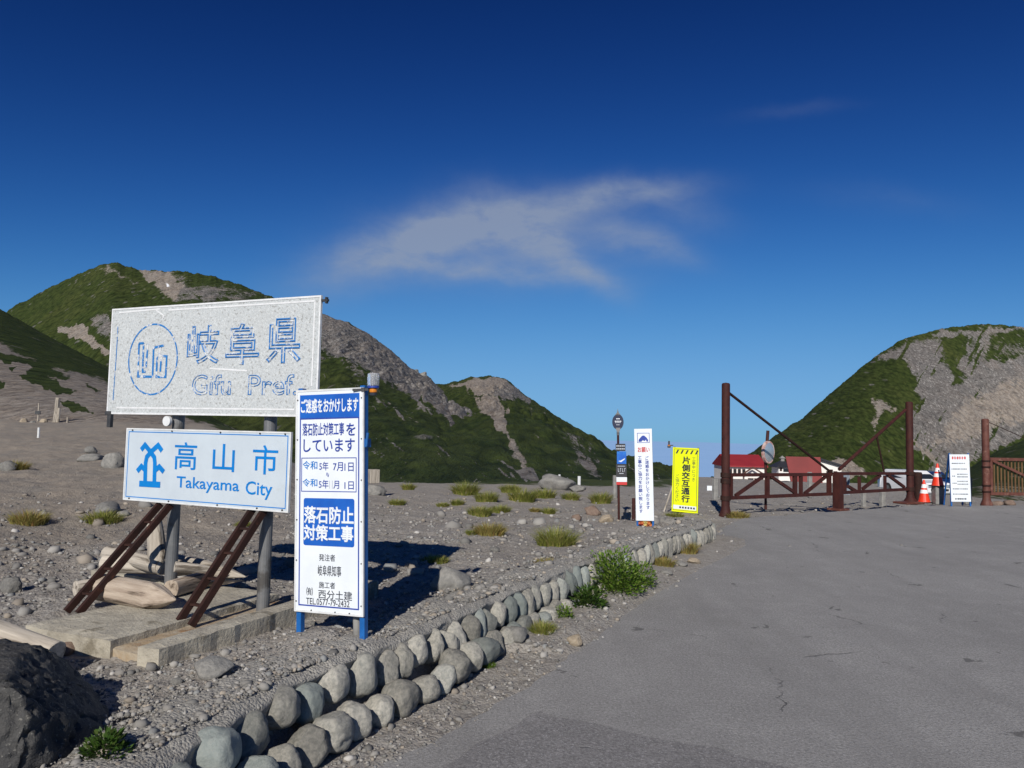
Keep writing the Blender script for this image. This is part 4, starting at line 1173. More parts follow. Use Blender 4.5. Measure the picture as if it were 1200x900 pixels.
T('令和', (88, 665, 192, 722), 'cyan', .010); T('5年', (203, 672, 270, 735), 'navy', .006); T('11', (276, 678, 299, 735), 'faint', .0); T('月', (305, 680, 345, 737), 'navy', .006); T('1日', (383, 684, 448, 742), 'navy', .008)
B.zoom = (340, 590, 5.81)
xa, za = B.px(80, -38); xb, zb2 = B.px(448, 302)
xb, zb2 = B.px(450, 300)
def rrect(x0, z1, x1, z0, r_, n=5):
    P = []
    for cx, cz, a0 in ((x1 - r_, z0 + r_, -90), (x1 - r_, z1 - r_, 0), (x0 + r_, z1 - r_, 90), (x0 + r_, z0 + r_, 180)):
        for k in range(n + 1):
            a = R(a0 + 90 * k / n); P.append((cx + r_ * math.cos(a), cz + r_ * math.sin(a)))
    return P
xc = (xa + xb) / 2; hw = (xb - xa) / 2
B.bucket('blue').plate(rrect(-.182, za, .182, zb2, .014), B.y - .001, B.y)
T('落石防止', (95, 16, 435, 147), 'white_print', .030, .001); T('対策工事', (92, 140, 432, 266), 'white_print', .030, .001)
T('発注者', (197, 342, 307, 396), 'black', .006); T('岐阜県知事', (190, 418, 348, 501), 'black', .008)
T('施工者', (197, 530, 307, 583), 'black', .006); T('㈲', (112, 568, 155, 628), 'black', .004); T('西分土建', (193, 585, 423, 664), 'black', .006)
T('TEL.0577-79-2432', (110, 640, 405, 708), 'black', .006)
B.finish(bd, {'blue': 'blue_band', 'line': 'border', 'white_print': 'lettering', 'navy': 'lettering', 'cyan': 'lettering', 'black': 'lettering', 'faint': 'lettering'})
for sx in (-1, 1):
    x = sx * (CW / 2 - .018)
    MB().box((x, .022, (CZ + CH / 2 - .12) / 2 + .05), (.034, .042, CZ + CH / 2 + .08 - .03)).build('upright', M['frame_blue'], cs, .003)
for z in (CZ - CH / 2 + .05, CZ, CZ + CH / 2 - .06):
    MB().box((0, .022, z), (CW - .072, .03, .03)).build('cross_rail', M['frame_blue'], cs)
MB().tube([(.155, .07, -.2), (.15, .055, .42)], .024, 12).build('ground_stake', M['post_grey'], cs, smooth=True)
q = loc(cs, 433, 519, .03)
MB().box((CW / 2 + .006, .02, q.z), (.02, .05, .05)).tube([(CW / 2 + .012, .0, q.z - .02), (CW / 2 + .022, .0, q.z + .06)], .008, 8).build('clamp', M['frame_blue'], cs)
rv = MB()
for z in np.linspace(CZ - CH / 2 + .06, CZ + CH / 2 - .06, 6):
    for sx in (-1, 1): rv.tube([(sx * (CW / 2 - .012), -.012, z), (sx * (CW / 2 - .012), -.017, z)], .0042, 8)
for x in (-.12, .05, .15): rv.tube([(x, -.012, CZ - CH / 2 + .012), (x, -.017, CZ - CH / 2 + .012)], .0042, 8)
rv.build('rivet', M['dark_steel'], bd)
# clip-on warning lamp
lq = Matrix.LocRotScale(cs.location, cs.rotation_euler, None)
q = loc(cs, 437.5, 457, .0)
wl = thing('warning_lamp', 'clip-on solar warning lamp with clear dome and small amber collar on the white roadworks sign', 'lamp', lq @ Vector((q.x, 0.0, q.z)), (0, R(-2.15), R(-22)))
MB().lathe([(.028, .022), (.034, .026), (.036, .075), (.034, .095), (.028, .10)], 18).build('clear_dome', M['clear'], wl)
MB().lathe([(.012, .023), (.016, .05), (.012, .08)], 12).build('reflector_core', M['galv'], wl)
MB().lathe([(.030, .010), (.034, .012), (.034, .022)], 18).build('dome_seat', M['navy'], wl)
MB().lathe([(.020, -.016), (.023, -.012), (.023, .006), (.020, .009)], 18).build('amber_base', M['amber'], wl)
MB().lathe([(.020, -.032), (.023, -.017)], 14).build('battery_box', M['black'], wl)
MB().bar((-.03, 0, .004), (-.13, -.02, .004), .014, .014).bar((-.055, -.005, .004), (-.075, -.01, .004), .024, .024).build('clip_arm', M['dark_steel'], wl)
pos = at(437.5, 572, 18.5); gz0 = g1(pos.x, pos.y)
o2 = put_stone(None, ANG['rock'][0], (pos.x + .03, pos.y, gz0 + .12), (.30, .24, .24), (.1, .2, .4), 'rock')
tag(o2, 'grey rock under the squared timber end behind the roadworks sign', 'rock', 'rocks on the gravel')
o = MB().box((0, 0, .17), (.24, .24, .34)).build('wooden_block', M['wood'], None, .01)
o.location = (pos.x, pos.y, gz0 + .30); o.rotation_euler = (0, 0, .5)
tag(o, 'pale squared timber end standing on a rock just behind the white roadworks sign', 'timber block')

# ------------------------------------------------------------------ slim white apology sign
ws = thing('slim_sign', 'tall narrow white sign with a blue bowing figure and red heading at the kerb end', 'sign', (2.078, 11.43, 0.17), (0, R(-1.9), R(-16)))
wz = .977 - .17
wbd = board(ws, 'board', (0, wz), .27, 1.40, M['white'], -.012, .012)
B = Board(ws, -.012, (735, 495, 277 / 40))
xl_, xr_ = -.135, .135
zt = wz + .7
def lx(f): return xl_ + .27 * f
def lz(f): return zt - 1.4 * f
B.bucket('navy').frame(lx(.16), lx(.86), lz(.155), lz(.045), .008, B.y - .001, B.y)
cx_, cz_ = lx(.51), lz(.105)
figure = [(-.075, -.055), (-.07, -.02), (-.045, .012), (-.03, .03), (-.01, .045), (.015, .045), (.03, .03), (.05, .012), (.07, -.02), (.072, -.055), (.045, -.05), (.04, -.02), (.02, -.045), (-.01, -.03), (-.03, -.055)]
B.bucket('navy').plate([(cx_ + x, cz_ + z * .95) for x, z in figure], B.y - .001, B.y)
B.text('お願い', (lx(.18), lz(.20), lx(.85), lz(.258)), 'red', .02, local=True)
B.text('ご迷惑をおかけしております', (lx(.58), lz(.30), lx(.80), lz(.875)), 'navy', .02, vertical=True, local=True)
B.text('工事中ご協力をお願い致します', (lx(.17), lz(.30), lx(.40), lz(.915)), 'navy', .02, vertical=True, local=True)
B.finish(wbd, {'navy': 'lettering', 'red': 'heading'})
for sx in (-1, 1):
    MB().box((sx * .118, .02, wz - .08), (.03, .04, 1.5)).build('upright', M['frame_blue'], ws, .003)
MB().box((0, .02, wz + .5), (.2, .025, .03)).build('cross_rail', M['frame_blue'], ws)
# red-brown stake behind it
p = at(742.5, 592, 12.6)
tag(MB().tube([(0, 0, -.2), (0, 0, .52)], .028, 10).build('marker_stake', M['rust'], None), 'short rusty red stake just behind the slim white sign', 'stake').location = (p.x, p.y, g1(p.x, p.y))
# flowers under it
fp = thing('flower_bunch', 'small bunch of orange and yellow flowers under the slim white sign', 'flowers', (2.08, 11.46, g1(2.08, 11.46)), (0, 0, 0))
M['petal_o'] = mat('orange_petals', (0.45, 0.13, 0.03), None); M['petal_y'] = mat('yellow_petals', (0.5, 0.38, 0.12), None); M['petal_r'] = mat('red_petals', (0.5, 0.04, 0.03), None)
for nm, mm, sd_ in (('orange_flower', 'petal_o', 1), ('yellow_flower', 'petal_y', 2), ('red_flower', 'petal_r', 3)):
    rs = random.Random(sd_); mb = MB()
    for k in range(7):
        c = Vector((rs.uniform(-.09, .09), rs.uniform(-.05, .05), rs.uniform(.03, .10)))
        for j in range(5):
            a = j * 2 * math.pi / 5
            mb.add([c, c + Vector((math.cos(a) * .02, -.008, math.sin(a) * .02)), c + Vector((math.cos(a + .6) * .026, -.012, math.sin(a + .6) * .026)), c + Vector((math.cos(a + 1.2) * .02, -.008, math.sin(a + 1.2) * .02))], [(0, 1, 2, 3)])
        mb.tube([c, Vector((c.x * .4, c.y, 0))], .003, 4)
    mb.build(nm, M[mm], fp)

# ------------------------------------------------------------------ yellow one-lane sign
ysn = thing('yellow_sign', 'fluorescent yellow one-lane traffic sign with black chevron stripes past the kerb end', 'sign', (3.535, 15.1, 0.0), (0, R(.9), R(-34)))
YW, YH, YZ = .55, 1.30, .684
ybd = board(ysn, 'board', (0, YZ), YW, YH, M['yellow'], -.012, .012)
B = Board(ysn, -.012)
def lx(f): return -YW / 2 + YW * f
def lz(f): return YZ + YH / 2 - YH * f
M['line_k'] = M['black']
B.bucket('line_k').frame(lx(.05), lx(.95), lz(.975), lz(.022), .008, B.y - .001, B.y)
for k in range(5):
    x = lx(.11 + .185 * k)
    B.bucket('line_k').plate([(x, lz(.095)), (x + .035, lz(.095)), (x + .075, lz(.035)), (x + .04, lz(.035))] if k < 5 else [], B.y - .0014, B.y)
B.text('片側交互通行', (lx(.36), lz(.135), lx(.69), lz(.845)), 'black', .035, vertical=True, local=True)
B.text('工事中につき', (lx(.75), lz(.145), lx(.88), lz(.51)), 'black', .0, vertical=True, local=True)
B.text('ご協力ください', (lx(.13), lz(.42), lx(.27), lz(.84)), 'black', .0, vertical=True, local=True)
B.rect((lx(.06), lz(.895), lx(.94), lz(.955)), 'white', True, .0012)
for k in range(6):
    B.rect((lx(.30 + .105 * k), lz(.912), lx(.365 + .105 * k), lz(.94)), 'print', True, .0008, .0012)
M['print'] = M['black']
B.finish(ybd, {'black': 'lettering', 'line_k': 'border', 'white': 'name_strip', 'print': 'lettering'})
for sx in (-1, 1):
    MB().box((sx * .25, .02, YZ - .03), (.03, .04, YH + .08)).build('upright', M['dark_steel'], ysn, .003)
MB().box((0, .02, YZ + .4), (.46, .025, .03)).build('cross_rail', M['dark_steel'], ysn)
pst = at(778, 600, 15.3)
a = Matrix.LocRotScale(ysn.location, ysn.rotation_euler, None).inverted() @ Vector((pst.x, pst.y, g1(pst.x, pst.y)))
MB().tube([(-.26, .06, 1.30), (-.28, .08, .6), a], .018, 8).build('leaning_prop', M['wood'], ysn)
q = loc(ysn, 784, 523, 0)
yl = thing('small_lamp', 'tiny dark warning lamp clipped to the top corner of the yellow sign', 'lamp', Matrix.LocRotScale(ysn.location, ysn.rotation_euler, None) @ Vector((q.x, 0, q.z)), (0, 0, 0))
MB().lathe([(.03, -.03), (.035, -.005), (.03, .01)], 12).build('lamp_body', M['dark_steel'], yl)
MB().lathe([(.03, .012), (.033, .03)], 12).build('amber_ring', M['amber'], yl)
MB().box((0, 0, .07), (.03, .03, .08)).box((.04, 0, .02), (.09, .02, .02)).build('clip_arm', M['dark_steel'], yl)

# ------------------------------------------------------------------ bus stop pole
M['night'] = mat('night_blue_enamel', (0.012, 0.018, 0.05), None, 2, 0.4)
bx = at(725.5, 604, 12.9)
bs = thing('bus_stop', 'slim bus stop pole with a dark round plate and a stack of dark notice panels', 'bus stop', (bx.x, bx.y, g1(bx.x, bx.y) - .02), (0, R(-1.2), R(-10)))
def bz(v): return loc(bs, 724, v, 0).z
def bxx(u, v): return loc(bs, u, v, 0).x
MB().tube([(0, 0, -.1), (0, 0, bz(494))], .020, 12).build('pole', M['rust'], bs)
MB().tube([(0, 0, bz(510)), (0, 0, bz(486))], .024, 12).build('pole_collar', M['galv'], bs)
cz = bz(494.5)
disc = MB().plate([(.098 * math.cos(t) + 0, cz + .135 * math.sin(t)) for t in np.linspace(0, 2 * math.pi, 33)[:-1]], -.03, -.012).build('round_plate', M['night'], bs)
mb = MB()
for (x0, x1, z) in ((-.03, .035, .055), (-.055, .06, .012), (-.05, .05, -.012), (-.03, .03, -.05)):
    for k in range(4):
        xa_ = x0 + (x1 - x0) * k / 4; mb.box((xa_ + (x1 - x0) / 8, -.0306, cz + z), ((x1 - x0) / 5, .001, .016 if z in (.012, .055) else .008))
mb.build('lettering', M['white'], disc)
mb = MB(); mb.plate([(-.04, cz - .10), (.045, cz - .10), (.02, cz - .185), (-.015, cz - .185)], -.034, -.012); mb.build('lower_tab', M['galv'], bs)
mb = MB(); mb.plate([(-.05, cz + .115), (.05, cz + .115), (.012, cz + .17), (0, cz + .235), (-.012, cz + .17)], -.03, -.014); mb.build('finial', M['galv'], bs)
def panel(name, u0, v0, u1, v1, m_):
    x0, x1 = bxx(u0, v0), bxx(u1, v1); z1, z0 = bz(v0), bz(v1)
    return MB().box(((x0 + x1) / 2, -.03, (z0 + z1) / 2), (x1 - x0, .014, z1 - z0)).build(name, m_, bs), x0, x1, z0, z1
p1, x0, x1, z0, z1 = panel('notice_panel', 721.5, 520, 733, 528.5, M['roof_dark'])
mb = MB()
for z in (z0 + (z1 - z0) * .3, z0 + (z1 - z0) * .7):
    for k in range(5): mb.box((x0 + (x1 - x0) * (.14 + .18 * k), -.0376, z), ((x1 - x0) * .13, .001, .018))
mb.build('lettering', M['faint'], p1)
M['photo'] = mat('blue_photo_print', (0.012, 0.10, 0.48), (0.03, 0.22, 0.62), 6, 0.35)
p2, x0, x1, z0, z1 = panel('picture_panel', 723, 529, 734, 543.5, M['photo'])
MB().plate([(x0 + .02, z0 + .05), (x0 + .06, z0 + .055), (x1 - .02, z0 + .10), (x1 - .03, z0 + .075), (x0 + .07, z0 + .03)], -.0382, -.037).build('white_shape', M['white'], p2)
p3, x0, x1, z0, z1 = panel('timetable_panel', 722, 544, 734.5, 558.5, M['roof_dark'])
mb = MB(); zz = (z0 + z1) / 2 + .01
for k in range(4): mb.box((x0 + (x1 - x0) * (.2 + .2 * k), -.0376, zz), ((x1 - x0) * .035, .001, .06)); mb.box((x0 + (x1 - x0) * (.24 + .2 * k), -.0376, zz + (.025 if k % 2 else -.025)), ((x1 - x0) * .09, .001, .012))
mb.box(((x0 + x1) / 2, -.0376, zz - .06), ((x1 - x0) * .4, .001, .01)); mb.box(((x0 + x1) / 2, -.0376, zz + .065), ((x1 - x0) * .7, .001, .008))
mb.build('lettering', M['faint'], p3)
p4, x0, x1, z0, z1 = panel('notice_panel', 722.5, 559, 734.8, 564.5, M['white'])
panel('red_strip', 722.5, 564.7, 734.8, 568, M['red'])

# ------------------------------------------------------------------ gates
def collar(mb, x, z, r_, h=.07): mb.lathe([(r_, z - h / 2), (r_, z + h / 2)], 20, (x, 0, 0))
def post_with_base(root, h, r_, name='post', m_='rust', flare=.13):
    MB().lathe([(flare, -.04), (flare, .02), (r_ * 1.12, .13), (r_, .2), (r_, h - .05), (r_ * .99, h - .02), (r_ * .8, h), (0.001, h + .012)], 24).build(name, M[m_], root)
gl = thing('swing_gate', 'left rusty red gate leaf hung on the tallest post by a long stay rod', 'gate', (4.29, 14.86, 0), (0, 0, math.atan2(1.89, 3.0)), 'rusty steel gate leaves')
post_with_base(gl, loc(gl, 850, 449, 0).z, .082)
def LP(u, v): q = loc(gl, u, v, 0.0); return Vector((q.x, 0, q.z))
zt_g, zb_g = .83, .36
Lx = loc(gl, 974, 556, 0).x
zt0, zt1 = LP(856, 556.5).z, LP(974, 556).z; zb0, zb1 = LP(856, 583.5).z, LP(974, 578.8).z
mb = MB()
for z in (zt0, zb0, zt0 - .12): collar(mb, 0, z, .10, .09)
mb.build('hinge_collar', M['rust_dark'], gl)
MB().bar((.08, 0, zt0), (Lx, 0, zt1), .06, .068).build('top_rail', M['rust'], gl)
MB().bar((.08, 0, zb0), (Lx, 0, zb1), .06, .068).build('bottom_rail', M['rust'], gl)
def upr(root, xx, z0, z1, w=.06): MB().bar((xx, 0, z0), (xx, 0, z1), w, .05, up=(0, 1, 0)).build('upright', M['rust'], root)
zr = lambda f, a, b: a + (b - a) * f
for u, w in ((899.6, .075), (931.5, .10), (938.5, .075), (971.5, .12)):
    xx = loc(gl, u, 570, 0).x; f = xx / Lx
    upr(gl, xx, zr(f, zb0, zb1) + .03, zr(f, zt0, zt1) - .03, w)
upr(gl, .16, zb0 + .03, zt0 - .03, .06)
for a, b in (((862, 581), (895.5, 557.5)), ((903, 558), (932, 577.5)), ((943, 578.5), (969, 557.5))):
    MB().bar(LP(*a) + Vector((0, .004, .0)), LP(*b) + Vector((0, .004, 0)), .05, .062).build('diagonal', M['rust'], gl)
MB().tube([(.07, 0, LP(855, 460).z), LP(972, 552)], .028, 10).build('stay_rod', M['rust_dark'], gl)
MB().box((Lx - .03, 0, zt1 + .06), (.12, .05, .1)).build('latch', M['rust_dark'], gl)

gr = thing('swing_gate', 'right rusty red gate leaf with two stays, hung beside the traffic cones', 'gate', (10.16, 18.96, 0), (0, 0, math.atan2(2.21, 2.87)), 'rusty steel gate leaves')
post_with_base(gr, loc(gr, 1065.5, 471, 0).z, .088, flare=.17)
def LP(u, v): q = loc(gr, u, v, 0.0); return Vector((q.x, 0, q.z))
a, b = LP(985, 555), LP(1060, 555); a2, b2 = LP(992, 577), LP(1060, 573.5)
mb = MB()
for z in (b.z, b2.z): collar(mb, 0, z, .105, .09)
mb.build('hinge_collar', M['rust_dark'], gr)
MB().bar(a, (-.08, 0, b.z), .06, .068).build('top_rail', M['rust'], gr)
MB().bar((a.x, 0, a2.z), (-.08, 0, b2.z), .06, .068).build('bottom_rail', M['rust'], gr)
for u in (1007, 1037, 990):
    xx = loc(gr, u, 565, 0).x; upr(gr, xx, b2.z + .02, b.z - .03, .075)
for p, q in (((994, 570), (1004, 576)), ((1011, 573), (1032, 557)), ((1041, 557), (1060, 571))):
    MB().bar(LP(*p) + Vector((0, .004, 0)), LP(*q) + Vector((0, .004, 0)), .05, .068).build('diagonal', M['rust'], gr)
MB().tube([LP(1061, 480.5), LP(983.5, 550)], .04, 10).build('stay_rod', M['rust'], gr)
MB().tube([LP(1027.5, 512), LP(1036, 553)], .022, 8).build('thin_strut', M['rust_dark'], gr)

# stop post between the two leaves
p = gp(979.5, 597)
sp_ = thing('stop_post', 'short thick rusty stop post standing where the two gate leaves meet', 'post', (p.x, p.y - .12, 0), (0, 0, .55))
MB().box((0, 0, .41), (.18, .18, .86)).build('shaft', M['rust'], sp_, .02, seg=2)
MB().box((0, 0, .015), (.34, .34, .05)).build('base_plate', M['rust_far'], sp_, .01)
p = gp(1058, 590)
o = MB().box((0, 0, .01), (.62, .42, .05)).build('rusty_plate', M['rust_far'], None, .01)
o.location = (10.02, 18.78, .0); o.rotation_euler = (0, 0, .4)
tag(o, 'flat rust-orange steel plate on the ground at the foot of the right gate post', 'plate')

# far gate
gf = thing('slatted_gate', 'red-framed gate with timber slats on its own rusty post at the right edge', 'gate', (11.91, 18.67, 0), (0, 0, R(6)))
post_with_base(gf, loc(gf, 1155, 491, 0).z, .085, 'post', 'rust_far', .14)
def LP(u, v): q = loc(gf, u, v, 0.0); return Vector((q.x, 0, q.z))
z1_, z0_ = LP(1165, 538).z, LP(1165, 578.5).z
mb = MB()
for z in (z1_ - .05, z1_ - .2, z0_ + .05, z0_ + .2): collar(mb, 0, z, .10, .04)
mb.build('hinge_collar', M['rust_dark'], gf)
LEN = 2.6
for z, nm in ((z1_, 'top_rail'), (z0_, 'bottom_rail')):
    MB().bar((.1, 0, z), (LEN, 0, z), .06, .075).build(nm, M['rust_far'], gf)
MB().bar((.13, 0, z0_ + .04), (.13, 0, z1_ - .04), .07, .05, up=(0, 1, 0)).build('hinge_stile', M['rust_far'], gf)
MB().bar((LEN - .04, 0, z0_ + .04), (LEN - .04, 0, z1_ - .04), .07, .05, up=(0, 1, 0)).build('end_stile', M['rust_far'], gf)
mb = MB()
x = .24
while x < LEN - .1:
    mb.box((x, .03, (z0_ + z1_) / 2), (.035, .02, z1_ - z0_ - .07)); x += .095
mb.build('slat', M['gold_wood'], gf)
MB().bar((.16, -.035, z1_ - .04), (LEN - .3, -.035, z1_ - .04 - (LEN - .46) * .42), .03, .06).build('diagonal', M['rust_far'], gf)
MB().tube([(.06, 0, LP(1158, 494).z), (LEN, 0, LP(1158, 494).z - 1.0)], .009, 6).build('tie_rod', M['rust_dark'], gf)

# traffic mirror on its own pole behind the left leaf
mp = at(901, 595, 16.6)
mr = thing('traffic_mirror', 'oval-looking road mirror with a faded pink rim on a leaning rusty pole behind the gate', 'mirror', (mp.x, mp.y, g1(mp.x, mp.y)), (0, 0, R(38)))
mz = at(901.5, 530, 16.6).z - mr.location.z
MB().tube([(0.0, .08, -.1), (0, .08, mz - .2), (.09, .08, mz + .48)], .035, 10).build('pole', M['rust'], mr)
mb = MB()
vs, fs = [(0, -.03, mz)], []
for i, rr_ in enumerate((.07, .13, .18)):
    for k in range(28):
        t = 2 * math.pi * k / 28; vs.append((rr_ * math.cos(t), -.03 + rr_ * rr_ * .5, mz + rr_ * math.sin(t) * 1.18))
for k in range(28):
    k2 = (k + 1) % 28; fs.append((0, 1 + k2, 1 + k))
    for i in range(2): fs.append((1 + i * 28 + k, 1 + i * 28 + k2, 29 + i * 28 + k2, 29 + i * 28 + k))
mb.add(vs, fs).build('mirror_face', M['mirror'], mr, smooth=True)
ring = [(.27 * math.cos(t), .0, mz + .32 * math.sin(t)) for t in np.linspace(0, 2 * math.pi, 33)]
mb = MB()
vs, fs = [], []
for i in range(32):
    t = 2 * math.pi * i / 32
    for (rr_, y) in ((.172, -.01), (.212, -.01), (.212, .05), (.172, .05)): vs.append((rr_ * math.cos(t), y, mz + rr_ * 1.18 * math.sin(t)))
for i in range(32):
    for k in range(4): fs.append((i * 4 + k, i * 4 + (k + 1) % 4, ((i + 1) % 32) * 4 + (k + 1) % 4, ((i + 1) % 32) * 4 + k))
mb.add(vs, fs).build('rim', M['mirror_rim'], mr)
MB().plate([(.185 * math.cos(t), mz + .22 * math.sin(t)) for t in np.linspace(0, 2 * math.pi, 33)[:-1]], .04, .054).build('back_shell', M['mirror_rim'], mr)

# ------------------------------------------------------------------ info sign, cones and small posts beyond the gate
ip = gp(1127.5, 590)
isg = thing('information_sign', 'white notice board with red heading and fine print standing by the slatted gate', 'sign', (10.93, 18.1, 0.0), (0, R(-1.4), R(-7)))
IW, IH, IZ = .45, 1.14, .69
ib = board(isg, 'board', (0, IZ), IW, IH, M['white'], -.012, .012)
B = Board(isg, -.012)
rs = random.Random(4)
def dashes(key, f, x0, x1, n, h):
    w = (x1 - x0) / n
    for k in range(n):
        ww = w * rs.uniform(.5, .85)
        B.rect((-IW / 2 + IW * (x0 + w * k), IZ + IH / 2 - IH * (f - h / 2), -IW / 2 + IW * (x0 + w * k) + IW * ww, IZ + IH / 2 - IH * (f + h / 2)), key, True, .0012)
dashes('red', .075, .12, .86, 6, .055)
for f, x0, x1, n in ((.19, .1, .8, 8), (.31, .08, .86, 10), (.42, .35, .9, 8), (.475, .35, .9, 9), (.46, .1, .26, 2), (.57, .35, .9, 8), (.63, .35, .9, 8), (.61, .1, .32, 3), (.73, .1, .88, 9), (.84, .1, .9, 10)):
    dashes('print', f, x0, x1, n, .02)
dashes('black', .94, .2, .78, 5, .03)
B.finish(ib, {'red': 'heading', 'print': 'lettering', 'black': 'lettering'})
for sx in (-1, 1):
    MB().box((sx * (IW / 2 - .01), .018, IZ - .04), (.034, .034, IH + .14)).build('upright', M['frame_blue'], isg, .003)
    MB().bar((sx * (IW / 2 - .01), .05, IZ + IH / 2), (sx * (IW / 2 - .01), .42, 0), .03, .03).build('back_leg', M['frame_blue'], isg)

def cone(label, pos):
    c = thing('traffic_cone', label, 'traffic cone', pos, (0, 0, rs.uniform(0, 1)), 'traffic cones by the gate'); c.scale = (.82,) * 3
    MB().box((0, 0, .015), (.40, .40, .03)).build('base', M['rubber'], c, .008)
    prof = [(.175, .03), (.165, .06), (.030, .68), (.027, .70)]
    rad = lambda z: .165 + (.030 - .165) * (z - .06) / .62
    MB().lathe([(.178, .03), (.165, .06), (rad(.68), .68), (rad(.68) * .8, .705)], 24).build('cone_body', M['cone'], c)
    for z0, z1 in ((.29, .40), (.455, .57)):
        MB().lathe([(rad(z0) + .004, z0), (rad(z1) + .004, z1)], 24).build('reflective_band', M['cone_white'], c)
    return c
p = gp(1083, 589)
cone('traffic cone standing on the ground against the dark rusty bollard', (p.x, p.y, .0))
p2 = gp(1100.5, 590)
cone('traffic cone standing raised on top of a grey stone post', (p2.x, p2.y + .05, .425))
o = MB().box((0, 0, .2), (.22, .22, .45)).build('stone_post', M['post_grey'], None, .015); o.location = (p2.x, p2.y + .05, 0)
tag(o, 'squat grey stone post carrying the raised traffic cone', 'post')
p = gp(1086.5, 588)
bo = MB().lathe([(.10, -.05), (.10, .70), (.085, .73), (.001, .735)], 20).build('bollard', M['rust_dark'], None); bo.location = (p.x + .1, p.y + .6, 0)
tag(bo, 'dark rusty round bollard behind the ground-level traffic cone', 'bollard')
p = gp(1144, 590)
o = MB().box((0, 0, .28), (.20, .20, .70)).build('stone_post', M['post_grey'], None, .02); o.location = (p.x + .05, p.y + .5, 0); o.rotation_euler = (0, R(2), .3)
tag(o, 'grey stone post just right of the white notice board', 'post')
for u, v0, v1, w, lab in ((838, 561, 584, 6, 'weathered grey stone post left of the tallest rusty gate post'), (949, 553, 575, 5, 'pale stone post seen through the left gate leaf before the red roof'),
                          (1012, 576, 588, 5, 'short stone post under the right gate leaf'), (1034, 576, 588, 6, 'stubby stone post under the right leaf beside the dark stay')):
    Y = 20.5
    q = at(u, v1, Y); t_ = at(u, v0, Y); ww = w / FPX * Y
    o = MB().box((0, 0, (t_.z - q.z) / 2 - .1), (ww, ww, t_.z - q.z + .2)).build('stone_post', M['post_grey'], None, .025); o.location = q; o.rotation_euler = (0, 0, .4)
    tag(o, lab, 'post')
# corrugated sheet roll beside the stop post
q = at(990.5, 580, 19.0); t_ = at(990.5, 553, 19.0); hgt = t_.z - q.z
mb = MB(); pts = []
for k in range(25): pts.append((-.12 + .24 * k / 24, .02 * math.sin(k * 1.6)))
vs = [(x, y, 0) for x, y in pts] + [(x, y, hgt) for x, y in pts]
vs += [(x, y + .02, 0) for x, y in pts] + [(x, y + .02, hgt) for x, y in pts]
n = 25; fs = []
for k in range(n - 1): fs += [(k, k + 1, n + k + 1, n + k), (2 * n + k + 1, 2 * n + k, 3 * n + k, 3 * n + k + 1)]
M['sheet'] = mat('grey_blue_sheet', (0.22, 0.26, 0.31), (0.30, 0.34, 0.38), 9, 0.5)
o = mb.add(vs, fs).build('corrugated_sheet', M['sheet'], None); o.location = q
tag(o, 'grey-blue corrugated sheet standing just right of the stop post', 'sheet')

# ------------------------------------------------------------------ buildings and vehicles on the lower car park
LOTY = 120
def house_ground(u, v, Y): return at(u, v, Y)
def windows(root, wall, xs, z, w, h, y):
    for x in xs:
        f = MB().frame(x - w / 2, x + w / 2, z - h / 2, z + h / 2, .08, y - .06, y + .02).build('window', M['brown_trim'], root)
        MB().box((x, y - .01, z), (w - .16, .03, h - .16)).build('pane', M['glass_dark'], f)
# lodge with the red roof
Yh = 118
a, b = at(851.5, 566, Yh), at(899, 566, Yh)
wd = b.x - a.x; zg = a.z - .3
h1 = thing('lodge', 'white lodge under a long dark red roof, behind the left gate leaf', 'building', ((a.x + b.x) / 2, Yh + 4, zg), (0, 0, 0))
ze = at(870, 545, Yh).z - zg; zr_ = at(870, 532.5, Yh + 4).z - zg
MB().box((0, 0, ze / 2), (wd - .4, 8, ze)).build('wall', M['plaster'], h1)
MB().add([(-wd / 2, -4.5, ze - .1), (wd / 2, -4.5, ze - .1), (wd / 2, 0, zr_), (-wd / 2, 0, zr_), (-wd / 2, 4.5, ze - .1), (wd / 2, 4.5, ze - .1),
          (-wd / 2, -4.5, ze - .3), (wd / 2, -4.5, ze - .3), (wd / 2, 4.5, ze - .3), (-wd / 2, 4.5, ze - .3)],
         [(0, 1, 2, 3), (3, 2, 5, 4), (0, 6, 7, 1), (4, 5, 8, 9), (1, 7, 8, 5, 2), (0, 3, 4, 9, 6), (6, 9, 8, 7)]).build('roof', M['roof_red'], h1)
windows(h1, None, [-2.6, -1.9, -1.2, -.5], ze * .68, .5, .8, -4)
windows(h1, None, [.6, 1.6], ze * .25, .9, .7, -4)
mb = MB(); gx, gz_ = at(880, 548, Yh).x - h1.location.x, ze * .92
mb.bar((gx - 1.4, -4.9, gz_ - 1.0), (gx, -4.9, gz_ - .05), .2, .22).bar((gx + 1.6, -4.9, gz_ - 1.0), (gx, -4.9, gz_ - .05), .2, .22)
mb.build('porch_gable', M['brown_trim'], h1)
MB().bar((gx - 1.4, -4.9, 0), (gx - 1.4, -4.9, gz_ - 1.0), .15, .15).bar((gx + 1.6, -4.9, 0), (gx + 1.6, -4.9, gz_ - 1.0), .15, .15).build('porch_post', M['brown_trim'], h1)
